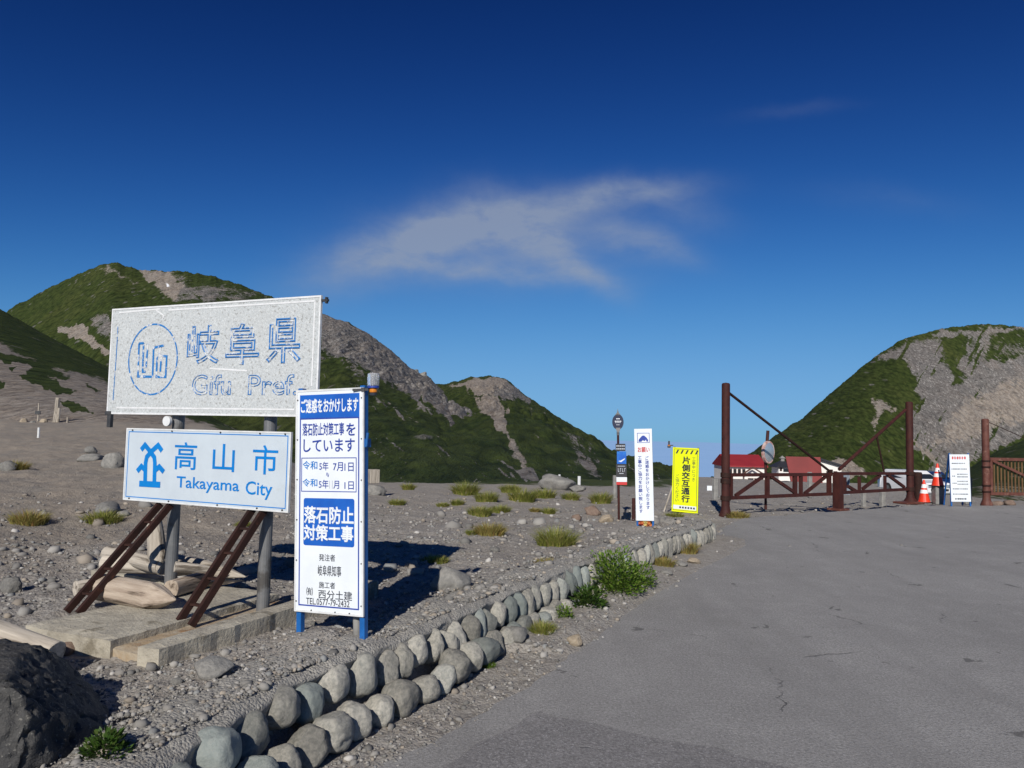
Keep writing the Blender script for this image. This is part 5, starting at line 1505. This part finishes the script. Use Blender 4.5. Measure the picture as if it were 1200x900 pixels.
# small dark-roofed station
Yk = 112
a, b = at(912, 564, Yk), at(930.5, 564, Yk); wd = b.x - a.x
h2 = thing('kiosk', 'small white building with a steep dark roof and little cupola between two red roofs', 'building', ((a.x + b.x) / 2, Yk + 1.6, a.z - .3), (0, 0, 0))
ze = at(920, 547.5, Yk).z - h2.location.z; zr_ = at(920, 540.5, Yk + 1.4).z - h2.location.z
MB().box((0, 0, ze / 2), (wd - .2, 3, ze)).build('wall', M['plaster'], h2)
e = .35
MB().add([(-wd / 2 - e, -1.9, ze - .05), (wd / 2 + e, -1.9, ze - .05), (wd / 2 + e, 1.9, ze - .05), (-wd / 2 - e, 1.9, ze - .05), (-.35, -.3, zr_), (.35, -.3, zr_), (.35, .3, zr_), (-.35, .3, zr_)],
         [(0, 1, 5, 4), (1, 2, 6, 5), (2, 3, 7, 6), (3, 0, 4, 7), (4, 5, 6, 7), (3, 2, 1, 0)]).build('roof', M['roof_dark'], h2)
MB().box((0, 0, zr_ + .2), (.5, .5, .45)).add([(-.4, -.4, zr_ + .42), (.4, -.4, zr_ + .42), (.4, .4, zr_ + .42), (-.4, .4, zr_ + .42), (0, 0, zr_ + .85)], [(0, 1, 4), (1, 2, 4), (2, 3, 4), (3, 0, 4), (3, 2, 1, 0)]).build('cupola', M['post_grey'], h2)
windows(h2, None, [-.75, .85], ze * .86, .34, .5, -1.5)
MB().box((0, -1.53, ze * .80), (.8, .06, .42)).build('entrance', M['glass_dark'], h2)
# red-walled building with white gable
Yr = 95
a, b = at(931.5, 575, Yr), at(966, 575, Yr); c = at(985, 572, Yr + 3)
h3 = thing('hall', 'building with a broad dull red sheet roof slope and a white gable end', 'building', (a.x, Yr, a.z - .2), (0, 0, 0))
wd = b.x - a.x; zt_ = at(945, 535.5, Yr + 3).z - h3.location.z; zm = at(966, 556, Yr).z - h3.location.z
wt_ = at(962, 535.5, Yr + 3).x - a.x
MB().add([(0, 0, -1), (wd, 0, -1), (wt_ * 1.02, 3.4, zt_), (.1, 3.4, zt_), (0, .2, -1), (wd, .2, -1), (wt_ * 1.02, 3.6, zt_), (.1, 3.6, zt_)], [(0, 1, 2, 3), (7, 6, 5, 4), (0, 4, 5, 1), (1, 5, 6, 2), (2, 6, 7, 3), (3, 7, 4, 0)]).build('roof_slope', M['roof_dull'], h3)
gx0, gx1 = at(962, 550, Yr + 4).x - a.x, at(986, 550, Yr + 4).x - a.x
g0, g1_ = at(963, 539.5, Yr + 4).z - h3.location.z, at(985, 547, Yr + 4).z - h3.location.z
MB().add([(gx0, 4, -1), (gx1, 4, -1), (gx1, 4, g1_), (gx0, 4, g0), (gx0, 9, -1), (gx1, 9, -1), (gx1, 9, g1_), (gx0, 9, g0)], [(0, 1, 2, 3), (7, 6, 5, 4), (0, 4, 5, 1), (1, 5, 6, 2), (3, 2, 6, 7), (0, 3, 7, 4)]).build('gable_wall', M['plaster'], h3)
for k in (.35, .7):
    f = MB().box((gx0 + (gx1 - gx0) * k, 3.97, g1_ * .72), (.5, .06, .6)).build('window', M['brown_trim'], h3)
    MB().box((gx0 + (gx1 - gx0) * k, 3.935, g1_ * .72), (.4, .03, .5)).build('pane', M['glass_dark'], f)
MB().bar((gx0 - .2, 6.3, g0 + .18), (gx1 + .4, 6.3, g1_ + .06), 5.6, .22).build('roof_edge', M['roof_dark'], h3)
# white sign board at far left of the gate
q = at(834, 584, 30)
tb = thing('white_notice', 'small white notice on a post left of the tallest gate post', 'sign', (q.x, q.y, q.z - .1), (0, 0, 0))
MB().tube([(0, 0.03, -.2), (0, .03, .5)], .03, 8).build('post', M['post_grey'], tb)
MB().box((-.02, 0, .5), (.34, .03, .2)).build('board', M['white'], tb)

def wheel(root, x, y, r_=.33):
    w = MB().tube([(x - .1, y, r_), (x + .1, y, r_)], r_, 18).build('wheel', M['rubber'], root)
    MB().tube([(x - .105, y, r_), (x + .105, y, r_)], r_ * .55, 14).build('rim', M['galv'], w)
def vehicle(name, label, pos, rz, L, Wd, H, hood, roofin, m_, stripe=None):
    v = thing(name, label, name.replace('parked_', ''), pos, (0, 0, rz))
    base = .28
    # side profile (y along the car, front at -y)
    P = [(-L / 2, base), (-L / 2, base + .42), (-L / 2 + .08, base + .55), (-L / 2 + hood, base + .68), (-L / 2 + hood + roofin, H), (L / 2 - .35, H), (L / 2 - .04, base + .75), (L / 2, base)]
    mb = MB(); n = len(P)
    vs = []
    for sx in (-1, 1):
        for (y, z) in P: vs.append((sx * Wd / 2 * (0.86 if z > base + .8 else 1), y, z))
    fs = [tuple(range(n)), tuple(range(2 * n - 1, n - 1, -1))] + [(k, n + k, n + (k + 1) % n, (k + 1) % n) for k in range(n)]
    mb.add(vs, fs).build('body', M[m_], v, .05, seg=2)
    for sx in (-1, 1):
        zc, y0, y1 = base + .72, -L / 2 + hood + .25, L / 2 - .5
        MB().add([(sx * (Wd / 2 * .965 + .012), y0, zc), (sx * (Wd / 2 * .965 + .012), y1, zc), (sx * (Wd / 2 * .86 + .02), y1 - .12, H - .14), (sx * (Wd / 2 * .86 + .02), y0 + roofin * .7, H - .14)], [(0, 1, 2, 3)]).build('side_window', M['glass_dark'], v)
        for y in (-L / 2 + .75, L / 2 - .75): wheel(v, sx * (Wd / 2 - .08), y)
        MB().box((sx * (Wd / 2 - .22), -L / 2 - .01, base + .4), (.3, .06, .16)).build('headlight', M['mirror'], v)
        if stripe: MB().box((sx * (Wd / 2 + .005), 0, base + .5), (.02, L * .8, .16)).build('stripe', M[stripe], v)
    yA, yB = -L / 2 + hood + .06, -L / 2 + hood + roofin * .85
    zA, zB = base + .76, H - .12
    MB().add([(-Wd / 2 * .84, yA - .03, zA), (Wd / 2 * .84, yA - .03, zA), (Wd / 2 * .78, yB - .05, zB), (-Wd / 2 * .78, yB - .05, zB)], [(0, 1, 2, 3)]).build('windscreen', M['glass_dark'], v)
    MB().box((0, -L / 2 - .012, base + .18), (Wd * .7, .04, .12)).build('bumper_grille', M['rubber'], v)
    return v
q = at(1078, 580, 62); vehicle('parked_van', 'white minibus with blue side stripes parked beyond the right gate post', (q.x + .2, q.y, q.z), R(70), 4.2, 1.7, 1.75, .45, .5, 'carpaint', 'carblue')
q = at(1094, 584, 42); vehicle('parked_car', 'white car parked nose-on behind the traffic cones', (q.x, q.y + 2, q.z), R(12), 3.9, 1.65, 1.45, .95, .75, 'carpaint')
q = at(1112, 580, 50); vehicle('parked_car', 'dark blue car glimpsed between the raised cone and the white notice board', (q.x, q.y + 2, q.z), R(8), 3.8, 1.6, 1.45, .95, .75, 'bluepaint')
q = at(1041, 570, 75)
o = MB().box((0, 0, .4), (1.5, 1.3, 1.2)).add([(-.85, -.75, .95), (.85, -.75, .95), (.85, .75, .95), (-.85, .75, .95), (0, 0, 1.35)], [(0, 1, 4), (1, 2, 4), (2, 3, 4), (3, 0, 4), (3, 2, 1, 0)]).build('tent', mat('light_blue_canvas', (0.10, 0.28, 0.5), (0.35, 0.42, 0.5), .9, .8), None)
o.location = q; tag(o, 'pale blue canvas shelter seen through the right gate leaf', 'tent')

# ------------------------------------------------------------------ boulder and loose rocks
bme = rock_mesh('boulder', M['rock_dark'], 5, 6, 0.34, 1.0, 1.6, 0.09, 4, [((.97, -.15, .18), .62), ((.1, .1, 1), .62), ((.2, -1, .25), .66), ((.75, -.6, -.1), .72), ((.7, .5, .5), .74), ((-.3, -.5, .8), .7)], .5)
o = put_stone(None, bme, (-2.07, 2.93, 0.36), (0.66, 0.56, 0.50), (0.0, 0.08, 0.12), 'boulder')
tag(o, 'big dark lichen-specked boulder in the near left corner', 'boulder')

ROCKS = [  # u, v(base), width px, height px, kind, label
    (530, 694, 44, 34, 'rock', 'blocky grey rock in the shadow beside the white roadworks sign'),
    (655, 574, 44, 22, 'rock', 'large pale grey boulder on the skyline of the gravel behind the grass'),
    (676, 576, 20, 9, 'rock', 'low grey rock leaning against the right of the skyline boulder'),
    (712, 612, 20, 10, 'rock_tan', 'flat tan rock near the foot of the bus stop pole'),
    (694, 604, 22, 13, 'rock_brown', 'brown rock left of the bus stop pole'),
    (676, 610, 14, 10, 'rock_brown', 'small brown rock at the left end of the brown cluster'),
    (673, 756, 17, 14, 'rock_tan', 'lone round tan cobble lying on the gravel verge of the road'),
    (247, 792, 42, 18, 'rock', 'low grey rock half buried in front of the slab corner'),
    (80, 766, 26, 15, 'rock_brown', 'reddish flat rock against the left front of the slab'),
    (120, 603, 32, 15, 'rock', 'pale grey rock on the sand beside the grass left of the lower panel'),
    (142, 605, 14, 8, 'rock', 'small dark rock right of the pale rock beside the grass'),
    (128, 548, 22, 20, 'rock', 'grey rock casting a dark shadow left of the lower panel'),
    (100, 541, 26, 10, 'rock', 'low dark rock pair-mate left of the taller grey rock'),
    (104, 531, 12, 9, 'rock', 'small dark rock farther up the sand above the low dark one'),
    (8, 694, 20, 18, 'rock', 'dark rock cut by the left picture edge on the gravel'),
    (6, 552, 18, 12, 'rock', 'grey rock beside the small tuft at the far left edge'),
    (270, 748, 16, 9, 'rock_tan', 'small pale stone against the right side of the slab'),
    (255, 752, 12, 8, 'rock', 'small grey stone at the foot of the slab side'),
    (205, 802, 13, 7, 'rock', 'little grey stone on the gravel below the slab corner'),
    (580, 646, 12, 6, 'rock', 'small dark stone between the tall grass tufts'),
    (800, 664, 14, 7, 'rock', 'grey cobble on the verge below the far end of the kerb'),
    (782, 674, 14, 7, 'rock', 'dark cobble fallen from the kerb onto the verge'),
    (813, 660, 16, 7, 'rock_tan', 'pale cobble on the gravel verge near the far kerb end'),
    (605, 752, 30, 20, 'rock', 'dark round cobble loose at the foot of the kerb below the small plants'),
    (1185, 592, 12, 7, 'rock_brown', 'brown stone under the slatted gate'),
    (1170, 592, 12, 5, 'rock_brown', 'flat brown stone right of the slatted gate post'),
    (548, 580, 10, 5, 'rock', 'pale stone on the far gravel left of the skyline grass'),
    (30, 497, 12, 8, 'rock_tan', 'whitish stone pile at the foot of the dark signboard on the left slope'),
]
rs = random.Random(9)
for (u, v, wpx, hpx, kind, lab) in ROCKS:
    p = ground_at(u, v); k = (p - CAM).length / FPX
    wx_, hz_ = wpx * k / 2, hpx * k / 2
    o = put_stone(None, rs.choice(ANG[kind]), (p.x, p.y + wx_ * .5, p.z + hz_ * .62), (wx_ * 1.05, wx_ * rs.uniform(.8, 1.0), hz_ * 1.45), (rs.uniform(-.15, .15), rs.uniform(-.15, .15), rs.uniform(0, 6)), 'rock')
    tag(o, lab, 'rock', 'rocks on the gravel')

# rock pinnacles on the ridge
for u, v, w, h, lab in ((496, 440, 9, 12, 'tall rock pinnacle on the ridge line of the big left mountain'), (486, 436, 10, 9, 'blunt rock pinnacle just uphill of the tall one on the ridge')):
    p = at(u, v, 585); k = 585 / FPX
    o = put_stone(None, ANG['rock'][1], p, (w * k / 2, w * k / 2, h * k * .62), (.1, .05, .4), 'rock_pinnacle'); tag(o, lab, 'pinnacle', 'pinnacles on the ridge')

# ------------------------------------------------------------------ plants
def blades(n, rad, h, w, seed, spread=.7, segs=3):
    r_ = np.random.default_rng(seed)
    V, F, C = [], [], []
    for i in range(n):
        a = r_.uniform(0, 2 * math.pi); d = rad * math.sqrt(r_.uniform(0, 1)) * .8
        x, y = d * math.cos(a), d * math.sin(a)
        la = a + r_.normal(0, .6); lean = spread * (0.25 + d / rad) * r_.uniform(.5, 1.3)
        hh = h * r_.uniform(.6, 1.1) * (1.05 - .45 * (d / rad) ** 2); pw = w * r_.uniform(.7, 1.3)
        sx, sy = -math.sin(la + r_.normal(0, .8)), math.cos(la)
        b = len(V); c = (r_.uniform(), r_.uniform(), 0)
        for k in range(segs + 1):
            t = k / segs
            rr_ = lean * hh * t * t
            px, py, pz = x + math.cos(la) * rr_, y + math.sin(la) * rr_, hh * (t - .25 * lean * t * t) - .02
            ww = pw * (1 - t) ** .7 if k < segs else pw * .05
            V += [(px - sx * ww, py - sy * ww, pz), (px + sx * ww, py + sy * ww, pz)]; C += [c, c]
            if k: F.append((b + 2 * k - 2, b + 2 * k - 1, b + 2 * k + 1, b + 2 * k))
    return np.array(V), np.array(F), np.array(C)
def leaves(n, rad, h, size, seed, dome=True):
    r_ = np.random.default_rng(seed)
    V, F, C = [], [], []
    for i in range(n):
        a = r_.uniform(0, 2 * math.pi); t = r_.uniform(0, 1) ** .55; el = math.asin(r_.uniform(0, 1))
        lump = 1 + .28 * mnoise.noise(Vector((math.cos(a) * 1.7, math.sin(a) * 1.7, el * 2 + seed)))
        c = Vector((rad * t * lump * math.cos(a) * math.cos(el), rad * t * lump * math.sin(a) * math.cos(el), h * (.06 + t * lump * math.sin(el) * .95)))
        dr = Vector((math.cos(a) * (.5 + .5 * math.cos(el)), math.sin(a) * (.5 + .5 * math.cos(el)), .35 + .6 * math.sin(el) + r_.normal(0, .35))).normalized()
        up_ = Vector((r_.normal(0, .5), r_.normal(0, .5), 1)); s__ = dr.cross(up_).normalized(); nn = s__.cross(dr)
        L = size * r_.uniform(.7, 1.35); w = L * r_.uniform(.16, .26)
        b = len(V)
        V += [c, c + dr * L * .45 + s__ * w + nn * L * .10, c + dr * L - nn * L * .05, c + dr * L * .45 - s__ * w + nn * L * .10]
        col = (r_.uniform(), r_.uniform(), 0)
        C += [col] * 4; F.append((b, b + 1, b + 2, b + 3))
    return np.array([tuple(v) for v in V]), np.array(F), np.array(C)
def plant_obj(name, geo, m_, pos, label, cat, group=None, scale=(1, 1, 1), rz=0):
    V, F, C = geo
    me = np_mesh(name, V, F, [M[m_]]); vcol(me, 'tint', C)
    o = link(me, name); o.location = pos; o.scale = scale; o.rotation_euler = (0, 0, rz)
    return tag(o, label, cat, group)
TUFTS = [  # u, v base, width px, height px, kind, label
    (652, 641, 52, 24, 'grass', 'roundest and largest grass tuft, alone on the gravel left of the bushy kerb plant'),
    (574, 627, 42, 15, 'grass_dry', 'brownish low tuft left of the largest round tuft'),
    (554, 627, 18, 8, 'grass', 'small tuft touching the left of the brownish low tuft'),
    (508, 659, 38, 9, 'grass', 'flat green tuft at the tip of the white roadworks sign shadow'),
    (641, 663, 32, 10, 'grass_dry', 'flat dry tuft just below the largest round tuft'),
    (562, 604, 32, 12, 'grass', 'green tuft in the middle row, second back from the brownish tuft'),
    (586, 601, 26, 10, 'grass', 'green tuft in the middle row right of its twin'),
    (545, 580, 34, 16, 'grass', 'leftmost tall tuft of the skyline row of grass'),
    (570, 588, 30, 13, 'grass', 'second tuft from the left below the skyline row'),
    (612, 588, 36, 16, 'grass', 'wide tuft below the left flank of the skyline boulder'),
    (638, 584, 30, 12, 'grass', 'tuft in front of the skyline boulder'),
    (598, 577, 26, 10, 'grass', 'small skyline tuft left of the boulder'),
    (669, 586, 22, 10, 'grass', 'tuft below the right side of the skyline boulder'),
    (705, 590, 27, 14, 'grass', 'lone tuft just left of the bus stop pole'),
    (643, 602, 20, 8, 'grass', 'tuft in the gravel between the boulder and the brown rocks'),
    (627, 600, 12, 6, 'grass_dry', 'tiny dry tuft left of the tuft above the brown rocks'),
    (536, 592, 16, 8, 'grass', 'little tuft left of the middle row of grass'),
    (465, 592, 20, 8, 'grass', 'tuft on the gravel right of the squared timber end'),
    (519, 594, 16, 6, 'grass', 'tiny flat tuft midway along the far gravel'),
    (478, 574, 16, 8, 'grass', 'tuft on the gravel brow above the one beside the timber end'),
    (28, 614, 38, 14, 'grass_dry', 'bushy tuft on the sand near the left picture edge'),
    (115, 613, 42, 13, 'grass', 'tuft beside the pale grey rock left of the lower panel'),
    (283, 617, 18, 7, 'grass', 'small tuft glimpsed between the two ladder braces'),
    (14, 551, 26, 10, 'grass_dry', 'tuft beside the grey rock at the far left edge'),
    (866, 607, 30, 8, 'grass_dry', 'dry grass around the foot of the tallest gate post'),
    (802, 648, 40, 14, 'grass_dry', 'reddish dry grass at the foot of the far kerb stones'),
    (778, 663, 30, 10, 'grass_dry', 'dry grass at the kerb foot right of the bushy plant'),
    (745, 668, 26, 10, 'grass', 'green grass under the kerb right beside the bushy plant'),
    (792, 606, 22, 6, 'grass', 'low tuft on the gravel under the yellow sign'),
    (636, 742, 30, 14, 'grass', 'grass and moss between cobbles at the kerb foot'),
    (570, 782, 18, 9, 'leaf', 'tiny green sprout in the gravel below the kerb cobbles'),
]
for i, (u, v, wpx, hpx, kind, lab) in enumerate(TUFTS):
    p = ground_at(u, v); k = (p - CAM).length / FPX
    rad, h = wpx * k / 2, hpx * k * 1.15
    n = int(min(900, 220 + wpx * 12))
    plant_obj('grass_tuft', blades(n, rad, h, max(.0028, .40 * k), 100 + i, .9), kind, (p.x, p.y + rad * .4, p.z), lab, 'grass tuft', 'grass tufts on the gravel')
BUSH = [
    (722, 700, 72, 56, 'leaf', 420, .085, 'bushy bright green plant, biggest of those growing from the kerb'),
    (752, 690, 40, 30, 'leaf', 150, .07, 'lower right shoot beside the biggest bushy plant at the kerb'),
    (690, 717, 42, 28, 'leaf_dark', 150, .09, 'dark broad-leaved plant just left of the biggest bushy plant'),
    (661, 730, 26, 20, 'leaf', 90, .05, 'small green plant second left of the biggest bushy plant'),
    (116, 899, 46, 30, 'leaf_dark', 150, .055, 'green plant growing in the corner beside the dark boulder'),
]
for i, (u, v, wpx, hpx, kind, n, sz, lab) in enumerate(BUSH):
    p = gp(u, v, .02 if u > 400 else .33); k = (p - CAM).length / FPX
    plant_obj('leafy_plant', leaves(int(n * 5.5), wpx * k / 2, hpx * k * .92, sz * .46, 300 + i), kind, (p.x, p.y + wpx * k * .2, p.z), lab, 'plant', 'leafy plants at the kerb')

# ------------------------------------------------------------------ small things far left
def stick(u, v0, v1, Y, r_, m_, name, label, cat, lean=0.0):
    p = at(u, v1, Y); t_ = at(u, v0, Y)
    o = MB().tube([(0, 0, -.4), (lean, 0, t_.z - p.z)], r_, 8).build(name, M[m_], None); o.location = p
    return tag(o, label, cat)
stick(63.5, 466, 498, 38, .11, 'wood', 'timber_post', 'taller leaning grey timber post of the pair on the left slope', 'post', .12)
stick(67.5, 478, 498, 38, .08, 'wood', 'timber_post', 'shorter grey timber post beside the taller one on the left slope', 'post', .02)
stick(44.5, 501, 519, 24, .035, 'white_trim', 'marker_stake', 'short white marker stake on the sandy path at left', 'stake')
stick(4.5, 468, 478, 45, .07, 'white_trim', 'marker_stake', 'pale stake high on the left slope at the picture edge', 'stake')
stick(79, 489, 497, 38, .05, 'wood', 'marker_stake', 'small grey stake right of the pair of timber posts', 'stake')
stick(640.5, 565, 577, 26, .045, 'white_trim', 'marker_stake', 'short white marker stake left of the skyline boulder', 'stake')
stick(678.5, 558, 578, 26, .055, 'white_trim', 'marker_stake', 'white marker stake right of the skyline boulder', 'stake')
stick(655.5, 556, 566, 27, .04, 'white_trim', 'marker_stake', 'tiny pale stake poking up behind the skyline boulder', 'stake')
stick(720.5, 557, 580, 20, .06, 'post_grey', 'timber_post', 'pale post standing behind the bus stop pole', 'post')
q = at(44, 500, 38)
sg = thing('trail_sign', 'small dark trail signboard on a thin pole high on the left sand', 'sign', q)
MB().tube([(0, 0, -.3), (0, 0, 1.2)], .035, 8).build('pole', M['wood'], sg)
MB().box((0, -.05, .72), (.26, .04, .17)).build('board', M['dark_steel'], sg)
rs = random.Random(31)
for u, v, w, h, lab in ((27, 496, 9, 9, 'white-topped cairn stone left of the trail signboard'), (38, 497, 8, 6, 'grey cairn stone under the trail signboard'), (51, 496, 9, 8, 'pale cairn stone just right of the trail signboard')):
    p = at(u, v, 37.5); k = 37.5 / FPX
    tag(put_stone(None, rs.choice(ANG['rock_tan' if 'pale' in lab or 'white' in lab else 'rock']), (p.x, p.y, p.z + h * k * .3), (w * k / 2, w * k / 2, h * k * .6), (0, 0, rs.uniform(0, 3)), 'rock'), lab, 'rock', 'rocks on the gravel')

# ------------------------------------------------------------------ loose gravel (uncountable)
def gravel(name, N, vr, ur, sel, smin, smax, seed, embed=.35):
    r_ = np.random.default_rng(seed)
    u = r_.uniform(ur[0], ur[1], N); v = vr[0] + (vr[1] - vr[0]) * r_.uniform(0, 1, N)
    D = np.stack([np.array(cR)[k] * (u - 600) / FPX + np.array(cU)[k] * (450 - v) / FPX + np.array(cF)[k] for k in range(3)], -1)
    z = np.full(N, .2)
    for _ in range(12):
        t = (z - EYE) / D[:, 2]; X, Y = D[:, 0] * t, D[:, 1] * t
        z = .5 * z + .5 * gz(X, Y)
    ok = sel(X, Y, r_) & (Y > .5) & (Y < 40)
    X, Y, z = X[ok], Y[ok], z[ok]; n = len(X)
    dw, _ = seg_dist(X, Y, WALL); iw = in_poly(X, Y, INSIDE)
    z = np.where(iw & (dw < .62) & (Y < 12.2), np.maximum(z, np.interp(Y, [0, 7, 11, 12.5], [0.365, 0.355, 0.30, 0.24]) - .16 * sstep(.4, .75, dw) + .004), z)
    dist = np.hypot(X, Y)
    s = smin * np.exp(r_.uniform(0, 1, n) ** 2.6 * math.log(smax / smin)) * np.clip(dist / 6, .75, 2.2)
    phi = (1 + 5 ** .5) / 2
    ico = np.array([(-1, phi, 0), (1, phi, 0), (-1, -phi, 0), (1, -phi, 0), (0, -1, phi), (0, 1, phi), (0, -1, -phi), (0, 1, -phi), (phi, 0, -1), (phi, 0, 1), (-phi, 0, -1), (-phi, 0, 1)]) / 1.9
    tri = np.array([(0, 11, 5), (0, 5, 1), (0, 1, 7), (0, 7, 10), (0, 10, 11), (1, 5, 9), (5, 11, 4), (11, 10, 2), (10, 7, 6), (7, 1, 8), (3, 9, 4), (3, 4, 2), (3, 2, 6), (3, 6, 8), (3, 8, 9), (4, 9, 5), (2, 4, 11), (6, 2, 10), (8, 6, 7), (9, 8, 1)])
    P = ico[None] * (1 + r_.uniform(-.28, .28, (n, 12, 1)))
    P = P * r_.uniform(.7, 1.25, (n, 1, 3)) * np.array([1, 1, .72])
    a = r_.uniform(0, 2 * math.pi, n); c, s_ = np.cos(a), np.sin(a)
    Q = P.copy(); Q[..., 0] = P[..., 0] * c[:, None] - P[..., 1] * s_[:, None]; Q[..., 1] = P[..., 0] * s_[:, None] + P[..., 1] * c[:, None]
    Q = Q * s[:, None, None] + np.stack([X, Y, z + s * embed], -1)[:, None]
    F = (tri[None] + (np.arange(n) * 12)[:, None, None]).reshape(-1, 3)
    me = np_mesh(name, Q.reshape(-1, 3), F, [M['pebble']], False)
    pal = np.array([(.23, .22, .205), (.29, .275, .255), (.35, .335, .31), (.16, .155, .145), (.36, .31, .25), (.29, .25, .205), (.48, .46, .43), (.25, .255, .25)])
    pk = pal[r_.choice(len(pal), n, p=[.22, .22, .16, .16, .07, .07, .05, .05])] * r_.uniform(.8, 1.2, (n, 1))
    vcol(me, 'tint', np.repeat(pk, 12, 0))
    tag(link(me, name), dict([(3, 'fine loose gravel covering the verge and the plain'), (8, 'pebbles strewn over the gravel'), (15, 'fist-sized stones strewn over the gravel plain'), (21, 'small pebbles bedded in the mortar top of the kerb')])[seed], kind='stuff')
def sel_bed(X, Y, r_):
    ins = in_poly(X, Y, INSIDE)
    d, _ = seg_dist(X, Y, WALL)
    rd = poly_sd(X, Y, ROAD)
    slabm = (np.abs((X - SP.x) * ex.x + (Y - SP.y) * ex.y + .1) < .75) & (((X - SP.x) * ey.x + (Y - SP.y) * ey.y) > yf - .05) & (((X - SP.x) * ey.x + (Y - SP.y) * ey.y) < .45)
    th = X / np.maximum(Y, .1)
    keep_sand = ~((th < -.3) & (Y > 8)) | (r_.uniform(0, 1, len(X)) < .25)
    onroad = (rd < 0)
    edge = r_.uniform(0, 1, len(X)) < np.where(onroad, np.exp(rd * 5.5) * .75 + .012, 1.0)
    wallm = (d < np.where(ins, .02, .02))
    return ~slabm & keep_sand & edge & ~wallm
gravel('gravel', 30000, (578, 905), (-30, 1150), sel_bed, .0035, .019, 3)
gravel('gravel', 1300, (590, 905), (-30, 800), lambda X, Y, r_: sel_bed(X, Y, r_) & (poly_sd(X, Y, ROAD) > .05), .017, .042, 8, .2)
gravel('gravel', 280, (585, 890), (-30, 800), lambda X, Y, r_: sel_bed(X, Y, r_) & (poly_sd(X, Y, ROAD) > .25) & in_poly(X, Y, INSIDE) & (seg_dist(X, Y, WALL)[0] > .6), .03, .085, 15, .15)
gravel('gravel', 16000, (610, 905), (100, 860), lambda X, Y, r_: in_poly(X, Y, INSIDE) & (seg_dist(X, Y, WALL)[0] < .8) & (seg_dist(X, Y, WALL)[0] > .03), .004, .016, 21, .25)
